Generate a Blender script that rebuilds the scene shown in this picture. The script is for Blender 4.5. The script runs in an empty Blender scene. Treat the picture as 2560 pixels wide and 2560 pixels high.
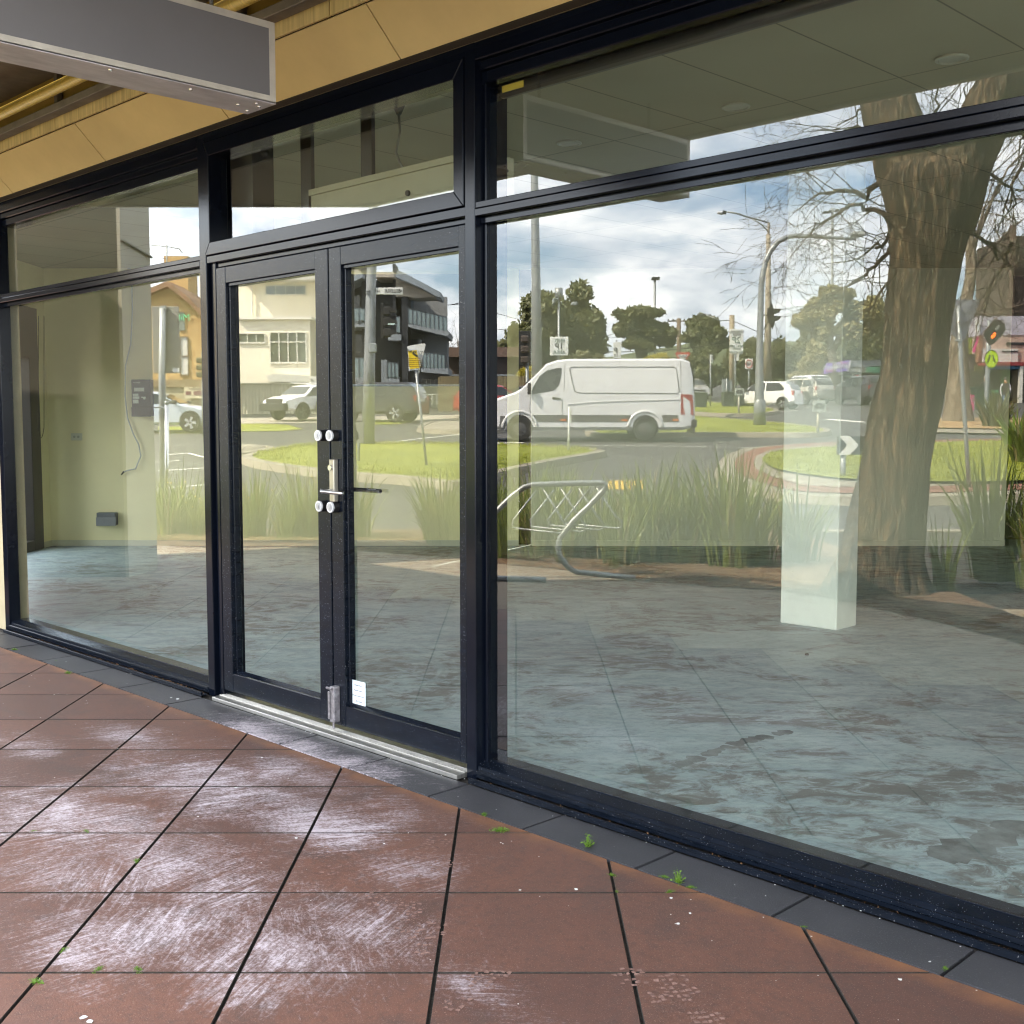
SUN_E=5.0;SKY_S=.14;CLOUD_B=8.0;EXPO=2.85;CLOUDSEED=3.3
import bpy, math, random
from mathutils import Vector, Matrix, noise
R=math.radians
random.seed(7)
sc=bpy.context.scene
COL=sc.collection
# ------------------------------------------------------------------ survey of the place
# camera 1.40 m above the footpath, 3.02 m in front of the shopfront (the plane y=0)
F=2900.;CX=1290.;CY=1280.;PI_=R(4.5);H=1.40;S=2**-.5
CP,SP=math.cos(PI_),math.sin(PI_)
def ray(u,w):
    a=(u-CX)/F;b=(CY-w)/F;s=CP+b*SP
    return a/s,(-SP+b*CP)/s
def at(u,w,s):
    l,k=ray(u,w);return l*s,H+k*s
def gz(s):                                   # street level: footpath flat, road rising gently away from the shops
    P=[(14.9,-.12),(35,.76),(64,2.06),(110,3.9),(250,9),(600,20)]
    if s<=P[0][0]: return P[0][1]
    for (a,b),(c,d) in zip(P,P[1:]):
        if s<=c: return b+(d-b)*(s-a)/(c-a)
    return P[-1][1]
def gnd(u,w,z=None,off=0.):                      # where a line of sight met the ground in the survey photo -> (l,s)
    l,k=ray(u,w)
    if z is not None:
        s=(z-H)/k;return l*s,s
    s=5.
    while s<600:
        if H+k*s<=gz(s)+off: break
        s+=.02 if s<60 else .2
    return l*s,s
def W(l,s,z=0.):                             # street grid (l across, s away from the shops) -> world
    return Vector(((l-s)*S,3.14-(l+s)*S,z))
ROT=R(135)
# ------------------------------------------------------------------ object helpers
def tag(o,label=None,cat=None,group=None,kind=None):
    if label:o['label']=label
    if cat:o['category']=cat
    if group:o['group']=group
    if kind:o['kind']=kind
    return o
def thing(name,label,cat,loc=(0,0,0),rot=0,group=None):
    o=bpy.data.objects.new(name,None);COL.objects.link(o);o.location=loc
    if isinstance(rot,(int,float)): o.rotation_euler=(0,0,rot)
    else: o.rotation_euler=rot
    o.empty_display_size=.2
    return tag(o,label,cat,group)
def street(name,label,cat,l,s,z=None,rot=0,group=None):
    return thing(name,label,cat,W(l,s,gz(s) if z is None else z),ROT+rot,group)
class MB:
    def __init__(m): m.v=[];m.f=[];m.mi=[];m.M=None;m.cur=0
    def add(m,vs,fs):
        b=len(m.v)
        for p in vs:
            p=Vector(p)
            if m.M is not None:p=m.M@p
            m.v.append(p)
        for f in fs:m.f.append([b+i for i in f]);m.mi.append(m.cur)
    def box(m,x0,x1,y0,y1,z0,z1):
        if x0>x1:x0,x1=x1,x0
        if y0>y1:y0,y1=y1,y0
        if z0>z1:z0,z1=z1,z0
        m.add([(x0,y0,z0),(x1,y0,z0),(x1,y1,z0),(x0,y1,z0),(x0,y0,z1),(x1,y0,z1),(x1,y1,z1),(x0,y1,z1)],
              [(0,3,2,1),(4,5,6,7),(0,1,5,4),(1,2,6,5),(2,3,7,6),(3,0,4,7)])
    def quad(m,a,b,c,d):m.add([a,b,c,d],[(0,1,2,3)])
    def poly(m,ps):m.add(ps,[tuple(range(len(ps)))])
    def prism(m,ps,ax,a,b):
        # ps: 2d outline; ax: extrusion axis, a..b
        def P(p,t):
            return {'x':(t,p[0],p[1]),'y':(p[0],t,p[1]),'z':(p[0],p[1],t)}[ax]
        n=len(ps);ar=sum(ps[i][0]*ps[(i+1)%n][1]-ps[(i+1)%n][0]*ps[i][1] for i in range(n))
        if ar<0:ps=ps[::-1]
        if ax=='y':a,b=b,a
        vs=[P(p,a) for p in ps]+[P(p,b) for p in ps]
        fs=[tuple(range(n-1,-1,-1)),tuple(range(n,2*n))]+[(i,(i+1)%n,n+(i+1)%n,n+i) for i in range(n)]
        if (ax!='y' and a>b) or (ax=='y' and a<b):fs=[f[::-1] for f in fs]
        m.add(vs,fs)
    def tube(m,pts,r,n=8,cap=True):
        pts=[Vector(p) for p in pts];k=len(pts)
        if not hasattr(r,'__len__'):r=[r]*k
        vs=[];fs=[];u=None
        for i,p in enumerate(pts):
            t=(pts[min(i+1,k-1)]-pts[max(i-1,0)]).normalized()
            if u is None:
                u=t.orthogonal().normalized()
            else:
                u=(u-t*u.dot(t))
                u=u.normalized() if u.length>1e-6 else t.orthogonal().normalized()
            w=t.cross(u)
            for j in range(n):
                a=2*math.pi*j/n;vs.append(p+(u*math.cos(a)+w*math.sin(a))*r[i])
        for i in range(k-1):
            for j in range(n):
                fs.append((i*n+j,i*n+(j+1)%n,(i+1)*n+(j+1)%n,(i+1)*n+j))
        if cap and n>2:
            fs.append(tuple(range(n-1,-1,-1)));fs.append(tuple((k-1)*n+j for j in range(n)))
        m.add(vs,fs)
    def lathe(m,prof,n=16,c=(0,0,0)):
        vs=[];fs=[];k=len(prof)
        for r,z in prof:
            for j in range(n):
                a=2*math.pi*j/n;vs.append((c[0]+r*math.cos(a),c[1]+r*math.sin(a),c[2]+z))
        for i in range(k-1):
            for j in range(n):fs.append((i*n+j,i*n+(j+1)%n,(i+1)*n+(j+1)%n,(i+1)*n+j))
        fs.append(tuple(range(n-1,-1,-1)));fs.append(tuple((k-1)*n+j for j in range(n)))
        m.add(vs,fs)
    def disc(m,c,r,ax,t,n=20):
        ps=[(c[0]+r*math.cos(2*math.pi*j/n),c[1]+r*math.sin(2*math.pi*j/n)) for j in range(n)]
        m.prism(ps,ax,t[0],t[1])
    def build(m,name,mats,parent=None,loc=(0,0,0),rot=(0,0,0),smooth=False,bevel=0.,seg=1):
        me=bpy.data.meshes.new(name);me.from_pydata([tuple(p) for p in m.v],[],m.f)
        if not isinstance(mats,(list,tuple)):mats=[mats]
        for x in mats:me.materials.append(x)
        if any(m.mi):me.polygons.foreach_set('material_index',m.mi)
        if smooth:me.polygons.foreach_set('use_smooth',[True]*len(m.f))
        me.update()
        o=bpy.data.objects.new(name,me);COL.objects.link(o)
        o.location=loc;o.rotation_euler=rot if not isinstance(rot,(int,float)) else (0,0,rot)
        if parent:o.parent=parent
        if bevel:
            b=o.modifiers.new('b','BEVEL');b.width=bevel;b.segments=seg;b.limit_method='ANGLE';b.angle_limit=R(40)
        return o
def box(name,mat,b,parent=None,bevel=0.):
    m=MB();m.box(*b);return m.build(name,mat,parent,bevel=bevel)
def words(txt,size,mat,parent,loc,rot=(R(90),0,0),align='CENTER',name='lettering',ext=.002,sx=1.):
    c=bpy.data.curves.new(name,'FONT');c.body=txt;c.size=size;c.align_x=align;c.align_y='CENTER';c.extrude=ext
    c.materials.append(mat)
    t=bpy.data.objects.new(name,c);COL.objects.link(t);t.location=loc;t.rotation_euler=rot;t.scale=(sx,1,1)
    dg=bpy.context.evaluated_depsgraph_get();dg.update()
    me=bpy.data.meshes.new_from_object(t.evaluated_get(dg));me.materials.clear();me.materials.append(mat)
    o=bpy.data.objects.new(name,me);COL.objects.link(o);o.location=loc;o.rotation_euler=rot;o.scale=(sx,1,1)
    bpy.data.objects.remove(t);bpy.data.curves.remove(c)
    if parent:o.parent=parent
    return o
def copy_tree(o,loc,rot=None,label=None,parent=None,scale=None):
    c=o.copy();COL.objects.link(c)
    if parent is not None:c.parent=parent
    else:
        c.location=loc
        if rot is not None:c.rotation_euler=(0,0,rot)
        if scale is not None:c.scale=(scale,)*3
        if label:c['label']=label
    for ch in o.children:copy_tree(ch,None,parent=c)
    return c
# ------------------------------------------------------------------ materials
def nt(name):
    m=bpy.data.materials.new(name);m.use_nodes=True;n=m.node_tree
    b=n.nodes.get('Principled BSDF');return m,n,n.nodes,n.links,b
def srgb(r,g,b):
    f=lambda c:(c/255/12.92) if c/255<=.04045 else ((c/255+.055)/1.055)**2.4
    return (f(r),f(g),f(b),1)
def coords(n,l,scale=(1,1,1),rot=(0,0,0),kind='Object'):
    t=n.new('ShaderNodeTexCoord');src=t.outputs[kind]
    if tuple(rot)!=(0,0,0):
        r=n.new('ShaderNodeMapping');r.inputs['Rotation'].default_value=rot;l.new(src,r.inputs['Vector']);src=r.outputs['Vector']
    m=n.new('ShaderNodeMapping');m.inputs['Scale'].default_value=scale
    l.new(src,m.inputs['Vector']);return m.outputs['Vector']
def ntex(n,l,vec,scale,detail=4,rough=.55,dist=0.):
    t=n.new('ShaderNodeTexNoise');t.inputs['Scale'].default_value=scale;t.inputs['Detail'].default_value=detail
    t.inputs['Roughness'].default_value=rough;t.inputs['Distortion'].default_value=dist
    if vec is not None:l.new(vec,t.inputs['Vector'])
    return t.outputs['Fac']
def ramp(n,l,fac,stops):
    r=n.new('ShaderNodeValToRGB');e=r.color_ramp.elements
    while len(e)<len(stops):e.new(.5)
    for x,(p,c) in zip(e,stops):
        x.position=p;x.color=c if hasattr(c,'__len__') else (c,c,c,1)
    l.new(fac,r.inputs['Fac']);return r.outputs['Color']
def mixc(n,l,fac,a,b,mode='MIX'):
    m=n.new('ShaderNodeMix');m.data_type='RGBA';m.blend_type=mode
    for sock,val in ((m.inputs[0],fac),(m.inputs[6],a),(m.inputs[7],b)):
        if isinstance(val,bpy.types.NodeSocket):l.new(val,sock)
        else:sock.default_value=val
    return m.outputs[2]
def math_(n,l,op,a,b=None,clamp=False):
    m=n.new('ShaderNodeMath');m.operation=op;m.use_clamp=clamp
    for i,v in enumerate((a,b)):
        if v is None:continue
        if isinstance(v,bpy.types.NodeSocket):l.new(v,m.inputs[i])
        else:m.inputs[i].default_value=v
    return m.outputs[0]
def bump(n,l,b,h,strength=.3,dist=.01,prev=None):
    k=n.new('ShaderNodeBump');k.inputs['Strength'].default_value=strength;k.inputs['Distance'].default_value=dist
    l.new(h,k.inputs['Height'])
    if prev is not None:l.new(prev,k.inputs['Normal'])
    l.new(k.outputs[0],b.inputs['Normal']);return k.outputs[0]
_cache={}
def mat(name,col,rough=.6,metal=0.,var=.12,scale=6.,bmp=0.,bscale=60.,coat=0.,spec=.5,stretch=(1,1,1),dirt=0.,emis=0.):
    if name in _cache:return _cache[name]
    m,t,n,l,b=nt(name)
    if len(col)==3:col=(*col,1)
    v=coords(n,l,stretch)
    f=ntex(n,l,v,scale,5,.6)
    lo=tuple(c*(1-var) for c in col[:3])+(1,);hi=tuple(min(1,c*(1+var)) for c in col[:3])+(1,)
    c=ramp(n,l,f,[(.3,lo),(.7,hi)])
    if dirt:
        f2=ntex(n,l,v,scale*.35,6,.7)
        c=mixc(n,l,ramp(n,l,f2,[(.45,0),(.75,dirt)]),c,(col[0]*.35+.01,col[1]*.33+.01,col[2]*.28+.01,1))
    l.new(c,b.inputs['Base Color'])
    b.inputs['Roughness'].default_value=rough;b.inputs['Metallic'].default_value=metal
    b.inputs['Specular IOR Level'].default_value=spec
    if coat:b.inputs['Coat Weight'].default_value=coat;b.inputs['Coat Roughness'].default_value=.05
    if bmp:bump(n,l,b,ntex(n,l,v,bscale,4,.6),bmp,.01)
    if emis:
        b.inputs['Emission Color'].default_value=col;b.inputs['Emission Strength'].default_value=emis
    _cache[name]=m;return m
def glass_mat(name,tint=(.93,.95,.905),base=.09,mirror=True):
    # thin pane: transparency plus an angle dependent mirror reflection
    m=bpy.data.materials.new(name);m.use_nodes=True;n=m.node_tree.nodes;l=m.node_tree.links
    n.remove(n['Principled BSDF']);out=n['Material Output']
    tr=n.new('ShaderNodeBsdfTransparent');tr.inputs[0].default_value=(*tint,1)
    if not mirror:
        l.new(tr.outputs[0],out.inputs[0]);return m
    g=n.new('ShaderNodeBsdfGlossy');g.inputs['Roughness'].default_value=0.;g.inputs['Color'].default_value=(1,1,1,1)
    ge=n.new('ShaderNodeNewGeometry');d=n.new('ShaderNodeVectorMath');d.operation='DOT_PRODUCT'
    l.new(ge.outputs['Incoming'],d.inputs[0]);l.new(ge.outputs['Normal'],d.inputs[1])
    c=math_(n,l,'ABSOLUTE',d.outputs['Value']);c=math_(n,l,'SUBTRACT',1.,c);c=math_(n,l,'POWER',c,4.)
    c=math_(n,l,'MULTIPLY',c,1-base);c=math_(n,l,'ADD',c,base,True)
    mx=n.new('ShaderNodeMixShader');l.new(c,mx.inputs[0]);l.new(tr.outputs[0],mx.inputs[1]);l.new(g.outputs[0],mx.inputs[2])
    l.new(mx.outputs[0],out.inputs[0]);return m
# ================================================================== SHOP
NAVY=mat('navy_black_aluminium',(.003,.0046,.0095),.13,0.,.25,3.,.025,250.,spec=.22,dirt=.08)
NAVY2=mat('navy_black_aluminium_worn',(.0045,.007,.0125),.18,0.,.35,9.,.05,200.,spec=.22,stretch=(1,1,5),dirt=.25)
_n=NAVY2.node_tree.nodes;_l=NAVY2.node_tree.links;_b=_n['Principled BSDF'];_c0=_b.inputs['Base Color'].links[0].from_socket
_l.new(mixc(_n,_l,ramp(_n,_l,ntex(_n,_l,coords(_n,_l),210,2,.5),[(.70,0),(.73,.7)]),_c0,(.30,.30,.32,1)),_b.inputs['Base Color'])
RUB=mat('black_rubber_seal',(.006,.006,.007),.55)
GLASS=glass_mat('shop_glass',base=.108);CLEAR=glass_mat('clear_back',(.98,.99,.985),mirror=False)
ALU=mat('mill_aluminium',(.52,.51,.48),.32,.85,.2,12.,.1,150.,stretch=(1,8,1),dirt=.4)
STEEL=mat('brushed_steel',(.6,.6,.61),.22,1.,.08,20.)
STONEPL=mat('handle_plate',(.40,.37,.31),.3,.7,.1,20.)
CREAM=mat('cream_fibre_cement',(.60,.455,.205),.7,0,.07,2.5,.05,90.,dirt=.22)
CREAMD=mat('cream_fibre_cement_streaky',(.56,.43,.19),.75,0,.25,5.,.05,90.,stretch=(9,1,.6),dirt=.5)
MUST=mat('mustard_wall',(.40,.27,.06),.8,0,.15,4.,dirt=.3)
GREYP=mat('grey_steel_beam',(.17,.145,.115),.6,.2,.25,8.,.1,60.,dirt=.6)
PIPE=mat('yellow_pipe',(.62,.44,.07),.35,.2,.2,14.,.15,40.,stretch=(6,1,1),dirt=.3)
INW=mat('interior_wall_paint',(.86,.79,.47),.6,0,.07,1.2,.06,140.)
INW2=mat('interior_wall_paint_pale',(.60,.59,.45),.6,0,.04,1.2,.06,140.)
PIL=mat('pillar_paint',(.70,.72,.65),.55,0,.06,5.,.3,11.,dirt=.14)
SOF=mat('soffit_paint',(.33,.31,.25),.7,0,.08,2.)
shop=thing('shop_building','vacant corner shop with a dark framed glazed front, glass double doors and cream panels above','building',(0,0,0))
XL,XR=-7.80,5.6            # the glazed front runs from the corner post to the right
def beam(mb,x0,x1,y0,y1,z0,z1):mb.box(x0,x1,y0,y1,z0,z1)
# posts, rails
m=MB()
m.box(-5.245,-5.183,0,.16,.0,2.80);m.box(-5.183,-5.168,.03,.16,.02,2.19)
m.build('frame_post',NAVY,shop,bevel=.003)
m=MB();m.box(-3.295,-3.24,0,.16,.0,2.80);m.box(-3.24,-3.225,.045,.16,.06,2.70);m.build('frame_post',NAVY,shop,bevel=.003)
m=MB();m.box(-7.86,-7.79,0,.075,0,2.80);m.build('frame_post',NAVY,shop,bevel=.003)
for x in (.9,3.4,5.6):
    box('frame_post',NAVY,(x,x+.055,0,.16,0,2.80),shop,.003)
for x0,x1 in ((-7.79,-5.245),(-3.24,.9),(.955,3.4)):
    m=MB();m.box(x0,x1,.0,.14,2.165,2.192);m.box(x0,x1,.004,.14,2.195,2.218);m.box(x0,x1,.03,.05,2.14,2.165);m.build('window_rail',NAVY,shop,bevel=.002)
    m=MB();m.box(x0,x1,.0,.14,2.735,2.80);m.box(x0,x1,.018,.14,2.70,2.735);m.box(x0,x1,.035,.14,2.655,2.70);m.build('window_head',NAVY,shop,bevel=.004)
    m=MB();m.box(x0,x1,.008,.13,.028,.060);m.box(x0,x1,-.004,.008,.028,.044);m.box(x0,x1,.0,.13,.012,.028)
    m.quad((x0,.008,.0605),(x1,.008,.0605),(x1,.056,.0745),(x0,.056,.0745));m.box(x0,x1,.056,.13,.06,.078)
    m.build('window_sill',NAVY2,shop,bevel=.002)
    m=MB();m.box(x0,x1,-.045,-.033,0.0,.022);m.box(x0,x1,-.033,-.004,0.0,.007);m.build('sill_channel',NAVY2,shop,bevel=.002)
m=MB();m.box(-5.183,-3.295,0,.14,2.755,2.80);m.box(-5.183,-3.295,0.004,.14,2.172,2.208);m.box(-5.183,-3.295,.03,.14,2.15,2.172);m.build('transom_rail',NAVY,shop,bevel=.003)
def pane(x0,x1,z0,z1,name='window_pane',par=shop):
    m=MB();y0,y1=.060,.066
    m.add([(x0,y0,z0),(x1,y0,z0),(x1,y0,z1),(x0,y0,z1),(x0,y1,z0),(x1,y1,z0),(x1,y1,z1),(x0,y1,z1)],[(0,1,2,3)])
    m.cur=1;m.add([(x0,y0,z0),(x1,y0,z0),(x1,y0,z1),(x0,y0,z1),(x0,y1,z0),(x1,y1,z0),(x1,y1,z1),(x0,y1,z1)],[(7,6,5,4),(0,4,5,1),(1,5,6,2),(2,6,7,3),(3,7,4,0)])
    return m.build(name,[GLASS,CLEAR],par)
for x0,x1 in ((-7.79,-5.245),(-3.226,.9),(.955,3.4)):
    pane(x0,x1,.078,2.165);pane(x0,x1,2.192,2.70)
# transom sash over the doors
ts=MB()
x0,x1,z0,z1=-5.183+.004,-3.297,2.210,2.753
a,b,c,d=(-5.137,2.270),(-3.353,2.270),(-3.353,2.686),(-5.137,2.686)
o=[(x0,z0),(x1,z0),(x1,z1),(x0,z1)];i=[a,b,c,d]
for k in range(4):
    p,q,r_,s_=o[k],o[(k+1)%4],i[(k+1)%4],i[k]
    ts.prism([p,q,r_,s_],'y',-.006+.0,.10)
ts=ts.build('transom_sash',NAVY,shop,bevel=.0025)
pane(-5.14,-3.35,2.266,2.69,'sash_pane',ts)
# doors
def leaf(x0,x1,gx0,gx1,lab):
    d=MB()
    d.box(x0,gx0,.022,.075,.045,2.147);d.box(gx1,x1,.022,.075,.045,2.147)
    d.box(gx0,gx1,.024,.075,2.068,2.147);d.box(gx0,gx1,.024,.075,.045,.138)
    d.box(gx0,gx1,.034,.075,2.052,2.068);d.quad((gx0,.034,.139),(gx1,.034,.139),(gx1,.058,.152),(gx0,.058,.152))
    for q in (gx0,gx1):d.box(q-.012*(q==gx1),q+.012*(q==gx0),.04,.075,.138,2.068)
    dd=d.build('door',NAVY2,shop,bevel=.0025);dd['label']=lab
    pane(gx0,gx1,.138,2.068,'door_pane',dd);return dd
dl=leaf(-5.128,-4.206,-5.045,-4.300,'left glass door leaf');dr=leaf(-4.196,-3.318,-4.112,-3.356,'right glass door leaf with drop bolt')
m=MB();m.box(-5.168,-5.131,.02,.15,.02,2.19);m.box(-3.315,-3.297,.02,.15,.02,2.19);m.box(-5.168,-3.297,.05,.15,2.150,2.172);m.build('door_jamb',NAVY,shop,bevel=.002)
m=MB();m.box(-4.204,-4.198,.04,.07,.05,2.14);m.build('meeting_seal',RUB,shop)
m=MB();m.box(-5.135,-3.302,-.045,.11,0.,.018)
for k in range(4):m.box(-5.135,-3.302,-.002+.011*k,.004+.011*k,.018,.0225)
m.build('door_threshold',ALU,shop,bevel=.0015)
for dd,x in ((dl,-4.245),(dr,-4.160)):
    for z in (1.335,1.022):
        m=MB();m.disc((x,z),.025,'y',(-.006,.022));m.cur=1;m.disc((x,z),.024,'y',(-.014,-.006));m.cur=2;m.disc((x,z),.016,'y',(-.0165,-.014));m.disc((x,z),.0075,'y',(-.019,-.0165))
        m.build('door_knob',[RUB,mat('knob_ring',(.62,.63,.66),.35,.2),mat('knob_face',(.42,.43,.47),.3,.6)],dd)
m=MB();m.box(-4.176,-4.142,-.004,.022,1.045,1.232);lp=m.build('lock_plate',STONEPL,dr,bevel=.003)
m=MB();m.disc((-4.162,1.195),.0125,'y',(-.012,-.004));m.build('lock_cylinder',STEEL,dr)
m=MB();m.tube([(-4.163,-.004,1.094),(-4.163,-.055,1.094),(-4.155,-.060,1.093),(-4.02,-.062,1.092),(-4.0,-.062,1.092)],.0085,10);m.build('door_handle',STEEL,dr,smooth=True)
m=MB();m.tube([(-4.163,.075,1.094),(-4.163,.12,1.094),(-4.15,.125,1.094),(-3.98,.125,1.094)],.010,10);m.build('inner_handle',RUB,dr,smooth=True)
BOLT=mat('worn_bolt',(.33,.31,.33),.4,.6,.5,40.,.4,60.,dirt=.5)
m=MB();m.box(-4.183,-4.150,-.012,.022,.062,.222);m.tube([(-4.20,-.016,.214),(-4.16,-.016,.214)],.006,8);m.tube([(-4.168,-.001,.03),(-4.168,-.001,.07)],.006,8);m.box(-4.187,-4.175,-.02,-.012,.075,.20)
m.build('drop_bolt',BOLT,dr,bevel=.004)
# notice on the right leaf
nt_=thing('notice','small white printed notice taped low on the right door glass','notice',(-4.055,.0,.20))
box('paper',mat('paper',(.72,.80,.84),.6),(-.052,.048,.053,.0545,-.05,.055),nt_)
INK=mat('printer_ink',(.06,.07,.12),.7)
for k,(t,sz) in enumerate((('Inspection',.013),('Register online',.0105),('Viewing by appointment',.0085),('Call to apply',.0105))):
    words(t,sz,INK,nt_,(-.002,.0525,.036-.024*k),ext=.0002)
# cove panels, strip, beam and pipe over the shopfront
cv=MB();xs=[-9.2,-8.60,-7.36,-6.11,-4.857,-3.60,-2.35,-1.1,.15,1.4,2.65,3.9,5.7]
for p,q in zip(xs,xs[1:]):
    g=.004
    cv.add([(p+g,-.055,2.803),(q-g,-.055,2.803),(q-g,-.222,2.972),(p+g,-.222,2.972),(p+g,-.045,2.812),(q-g,-.045,2.812),(q-g,-.212,2.98),(p+g,-.212,2.98)],
      [(0,3,2,1),(4,5,6,7),(0,1,5,4),(1,2,6,5),(2,3,7,6),(3,0,4,7)])
cv.build('cove_panel',CREAM,shop)
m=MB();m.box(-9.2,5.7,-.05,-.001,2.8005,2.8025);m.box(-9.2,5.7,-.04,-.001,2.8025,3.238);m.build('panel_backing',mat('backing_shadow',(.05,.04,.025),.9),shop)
m=MB()
for p,q in zip(xs,xs[1:]):m.box(p+.004-.22,q-.004-.22,-.232,-.222,2.978,3.042)
m.build('streaky_strip',CREAMD,shop)
m=MB();m.box(-9.2,5.7,-.320,-.236,3.035,3.045);m.box(-9.2,5.7,-.326,-.320,3.02,3.06);m.build('ledge_beam',GREYP,shop,bevel=.003)
m=MB();m.tube([(-9.2,-.40,3.085),(5.7,-.40,3.085)],.030,14);m.build('conduit_pipe',PIPE,shop,smooth=True)
for x in (-8.4,-7.15,-6.2,-4.4,-2.6,-.8,1.0,2.8,4.6):box('recess_stud',GREYP,(x,x+.04,-.29,-.262,3.046,3.238),shop)
box('recess_wall',MUST,(-9.2,5.7,-.255,-.245,3.046,3.238),shop)
for x,y in ((-3.98,-.27),(-3.2,-.27)):
    m=MB();m.disc((x,3.10),.012,'y',(y-.02,y));m.build('anchor_bolt',RUB,shop)
# canopy: follows the chamfered corner
cz=3.0
can=[(-6.985,-2.275),(5.9,-2.275)]
def off45(t,dx=0):return (-6.985-t+dx,-2.275+t)
m=MB();P=[(-6.985,-2.275),(5.9,-2.275),(5.9,-.95),(-8.31,-.95)]
m.prism(P,'z',cz,cz+.02);m.prism([(-8.31,-.95),(-8.2,-.95),(-8.2,-.5),(-8.76,-.5)],'z',cz,cz+.02)
m.build('canopy_soffit',SOF,shop)
WHT=mat('canopy_fascia_paint',(.62,.60,.54),.5,0,.05,3.,dirt=.15)
m=MB();m.prism([(-7.006,-2.325),(5.9,-2.325),(5.9,-2.275),(-6.985,-2.275)],'z',cz-.012,3.25)
m.prism([(-7.006,-2.325),(-6.985,-2.275),(-9.25,-.01),(-9.32,-.01)],'z',cz-.012,3.25);m.build('canopy_fascia',WHT,shop)
m=MB();m.prism([(-7.0,-2.3),(5.9,-2.3),(5.9,0.003),(-9.3,.003)],'z',3.24,3.262);m.build('canopy_roof',GREYP,shop)
box('canopy_end',GREYP,(5.71,5.88,-.92,0,2.805,3.238),shop)
box('soffit_edge',GREYP,(-8.25,5.9,-.95,-.92,3.0,3.24),shop)
# building body: parapet, roof, outside walls
RENDER=mat('building_render',(.45,.38,.24),.8,0,.1,3.,.2,60.,dirt=.2)
def LS(l,s):   # direct grid (l across, s away from camera) -> world xy
    return ((l-s)*S,(l+s)*S-3.02)
def wallseg(name,a,b,t,z0,z1,m_,par=shop):
    A=Vector(a);B=Vector(b);d=(B-A).normalized();nn=Vector((-d.y,d.x))*t
    m=MB();m.prism([tuple(A),tuple(B),tuple(B+nn),tuple(A+nn)],'z',z0,z1);return m.build(name,m_,par)
m=MB();m.box(-7.86,5.7,.005,.16,2.802,4.3);m.box(-10.43,-7.862,.002,.16,0,4.3);m.build('front_wall',RENDER,shop)
IM=Matrix.Translation((0,-3.02,0))@Matrix.Rotation(R(45),4,'Z')   # inside grid: l across, s away
def IB(*bs):
    m=MB();m.M=IM
    for b in bs:m.box(*b)
    return m
LW=-5.17
room=[LS(LW-.11,9.615),(5.7,.165),LS(6.3,-1.75),LS(6.3,13.6),LS(LW-.11,13.6)]
# floor
def floor_mat():
    m,t,n,l,b=nt('painted_concrete_floor')
    v=coords(n,l,(1,1,1));v45=coords(n,l,(.9,1.55,1),(0,0,R(-45)))
    a=ntex(n,l,v,.55,6,.62,.4);s=ntex(n,l,v45,4.5,8,.72,.5);s2=ntex(n,l,v45,22,6,.7,.3)
    base=ramp(n,l,a,[(.30,(.185,.24,.265,1)),(.5,(.27,.345,.385,1)),(.72,(.37,.465,.51,1))])
    c=mixc(n,l,ramp(n,l,s,[(.40,0),(.64,.62)]),base,(.45,.54,.57,1))
    c=mixc(n,l,ramp(n,l,s2,[(.48,0),(.75,.6)]),c,(.12,.145,.15,1))
    w=ntex(n,l,v,.95,8,.76,.9);w2=ntex(n,l,v45,6,8,.75,.8)
    wm=math_(n,l,'MULTIPLY',ramp(n,l,w,[(.49,0),(.56,1)]),ramp(n,l,w2,[(.44,0),(.53,1)]))
    c=mixc(n,l,math_(n,l,'MULTIPLY',wm,.85),c,(.115,.112,.105,1))
    f=ntex(n,l,v45,60,3,.6);c=mixc(n,l,ramp(n,l,f,[(.70,0),(.74,.8)]),c,(.55,.62,.62,1))
    l.new(c,b.inputs['Base Color']);b.inputs['Roughness'].default_value=.46
    l.new(ramp(n,l,s,[(.3,.62),(.7,.36)]),b.inputs['Roughness'])
    bump(n,l,b,ntex(n,l,v45,30,5,.7),.12,.01);return m
m=MB();m.prism(room,'z',-.05,.012)
fl=m.build('floor',floor_mat());tag(fl,kind='structure')
# worn strips where partitions stood (stains with a shape of their own)
WORN=mat('worn_bare_concrete',(.17,.195,.20),.7,0,.5,9.,.2,60.)
def strip(pts,wid,name):
    m=MB();rng=random.Random(3)
    for k in range(len(pts)-1):
        A=Vector(pts[k]);B=Vector(pts[k+1]);n_=int((B-A).length/.045);d=(B-A).normalized();q=Vector((-d.y,d.x))
        for j in range(n_):
            c=A+d*(.045*j+.02);r=wid*(.55+.45*rng.random());
            if rng.random()<.12:continue
            ps=[(c.x+r*math.cos(a)*rng.uniform(.6,1.1),c.y+r*math.sin(a)*rng.uniform(.6,1.1)) for a in [i*math.pi/4 for i in range(8)]]
            z=.0130+.0003*rng.random();m.poly([(x,y,z) for x,y in ps])
    return m.build(name,WORN,fl)
_f=lambda u,w:(lambda q:((q[0]-q[1])*S,(q[0]+q[1])*S-3.02))((lambda l,k:(l*(-H)/k,(-H)/k))(*ray(u,w)))
strip([_f(2360,2155),_f(2470,2110),_f(2559,2066)],.10,'worn_strip');strip([_f(1690,1925),_f(1830,1868),_f(1985,1832)],.05,'worn_strip')
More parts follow.
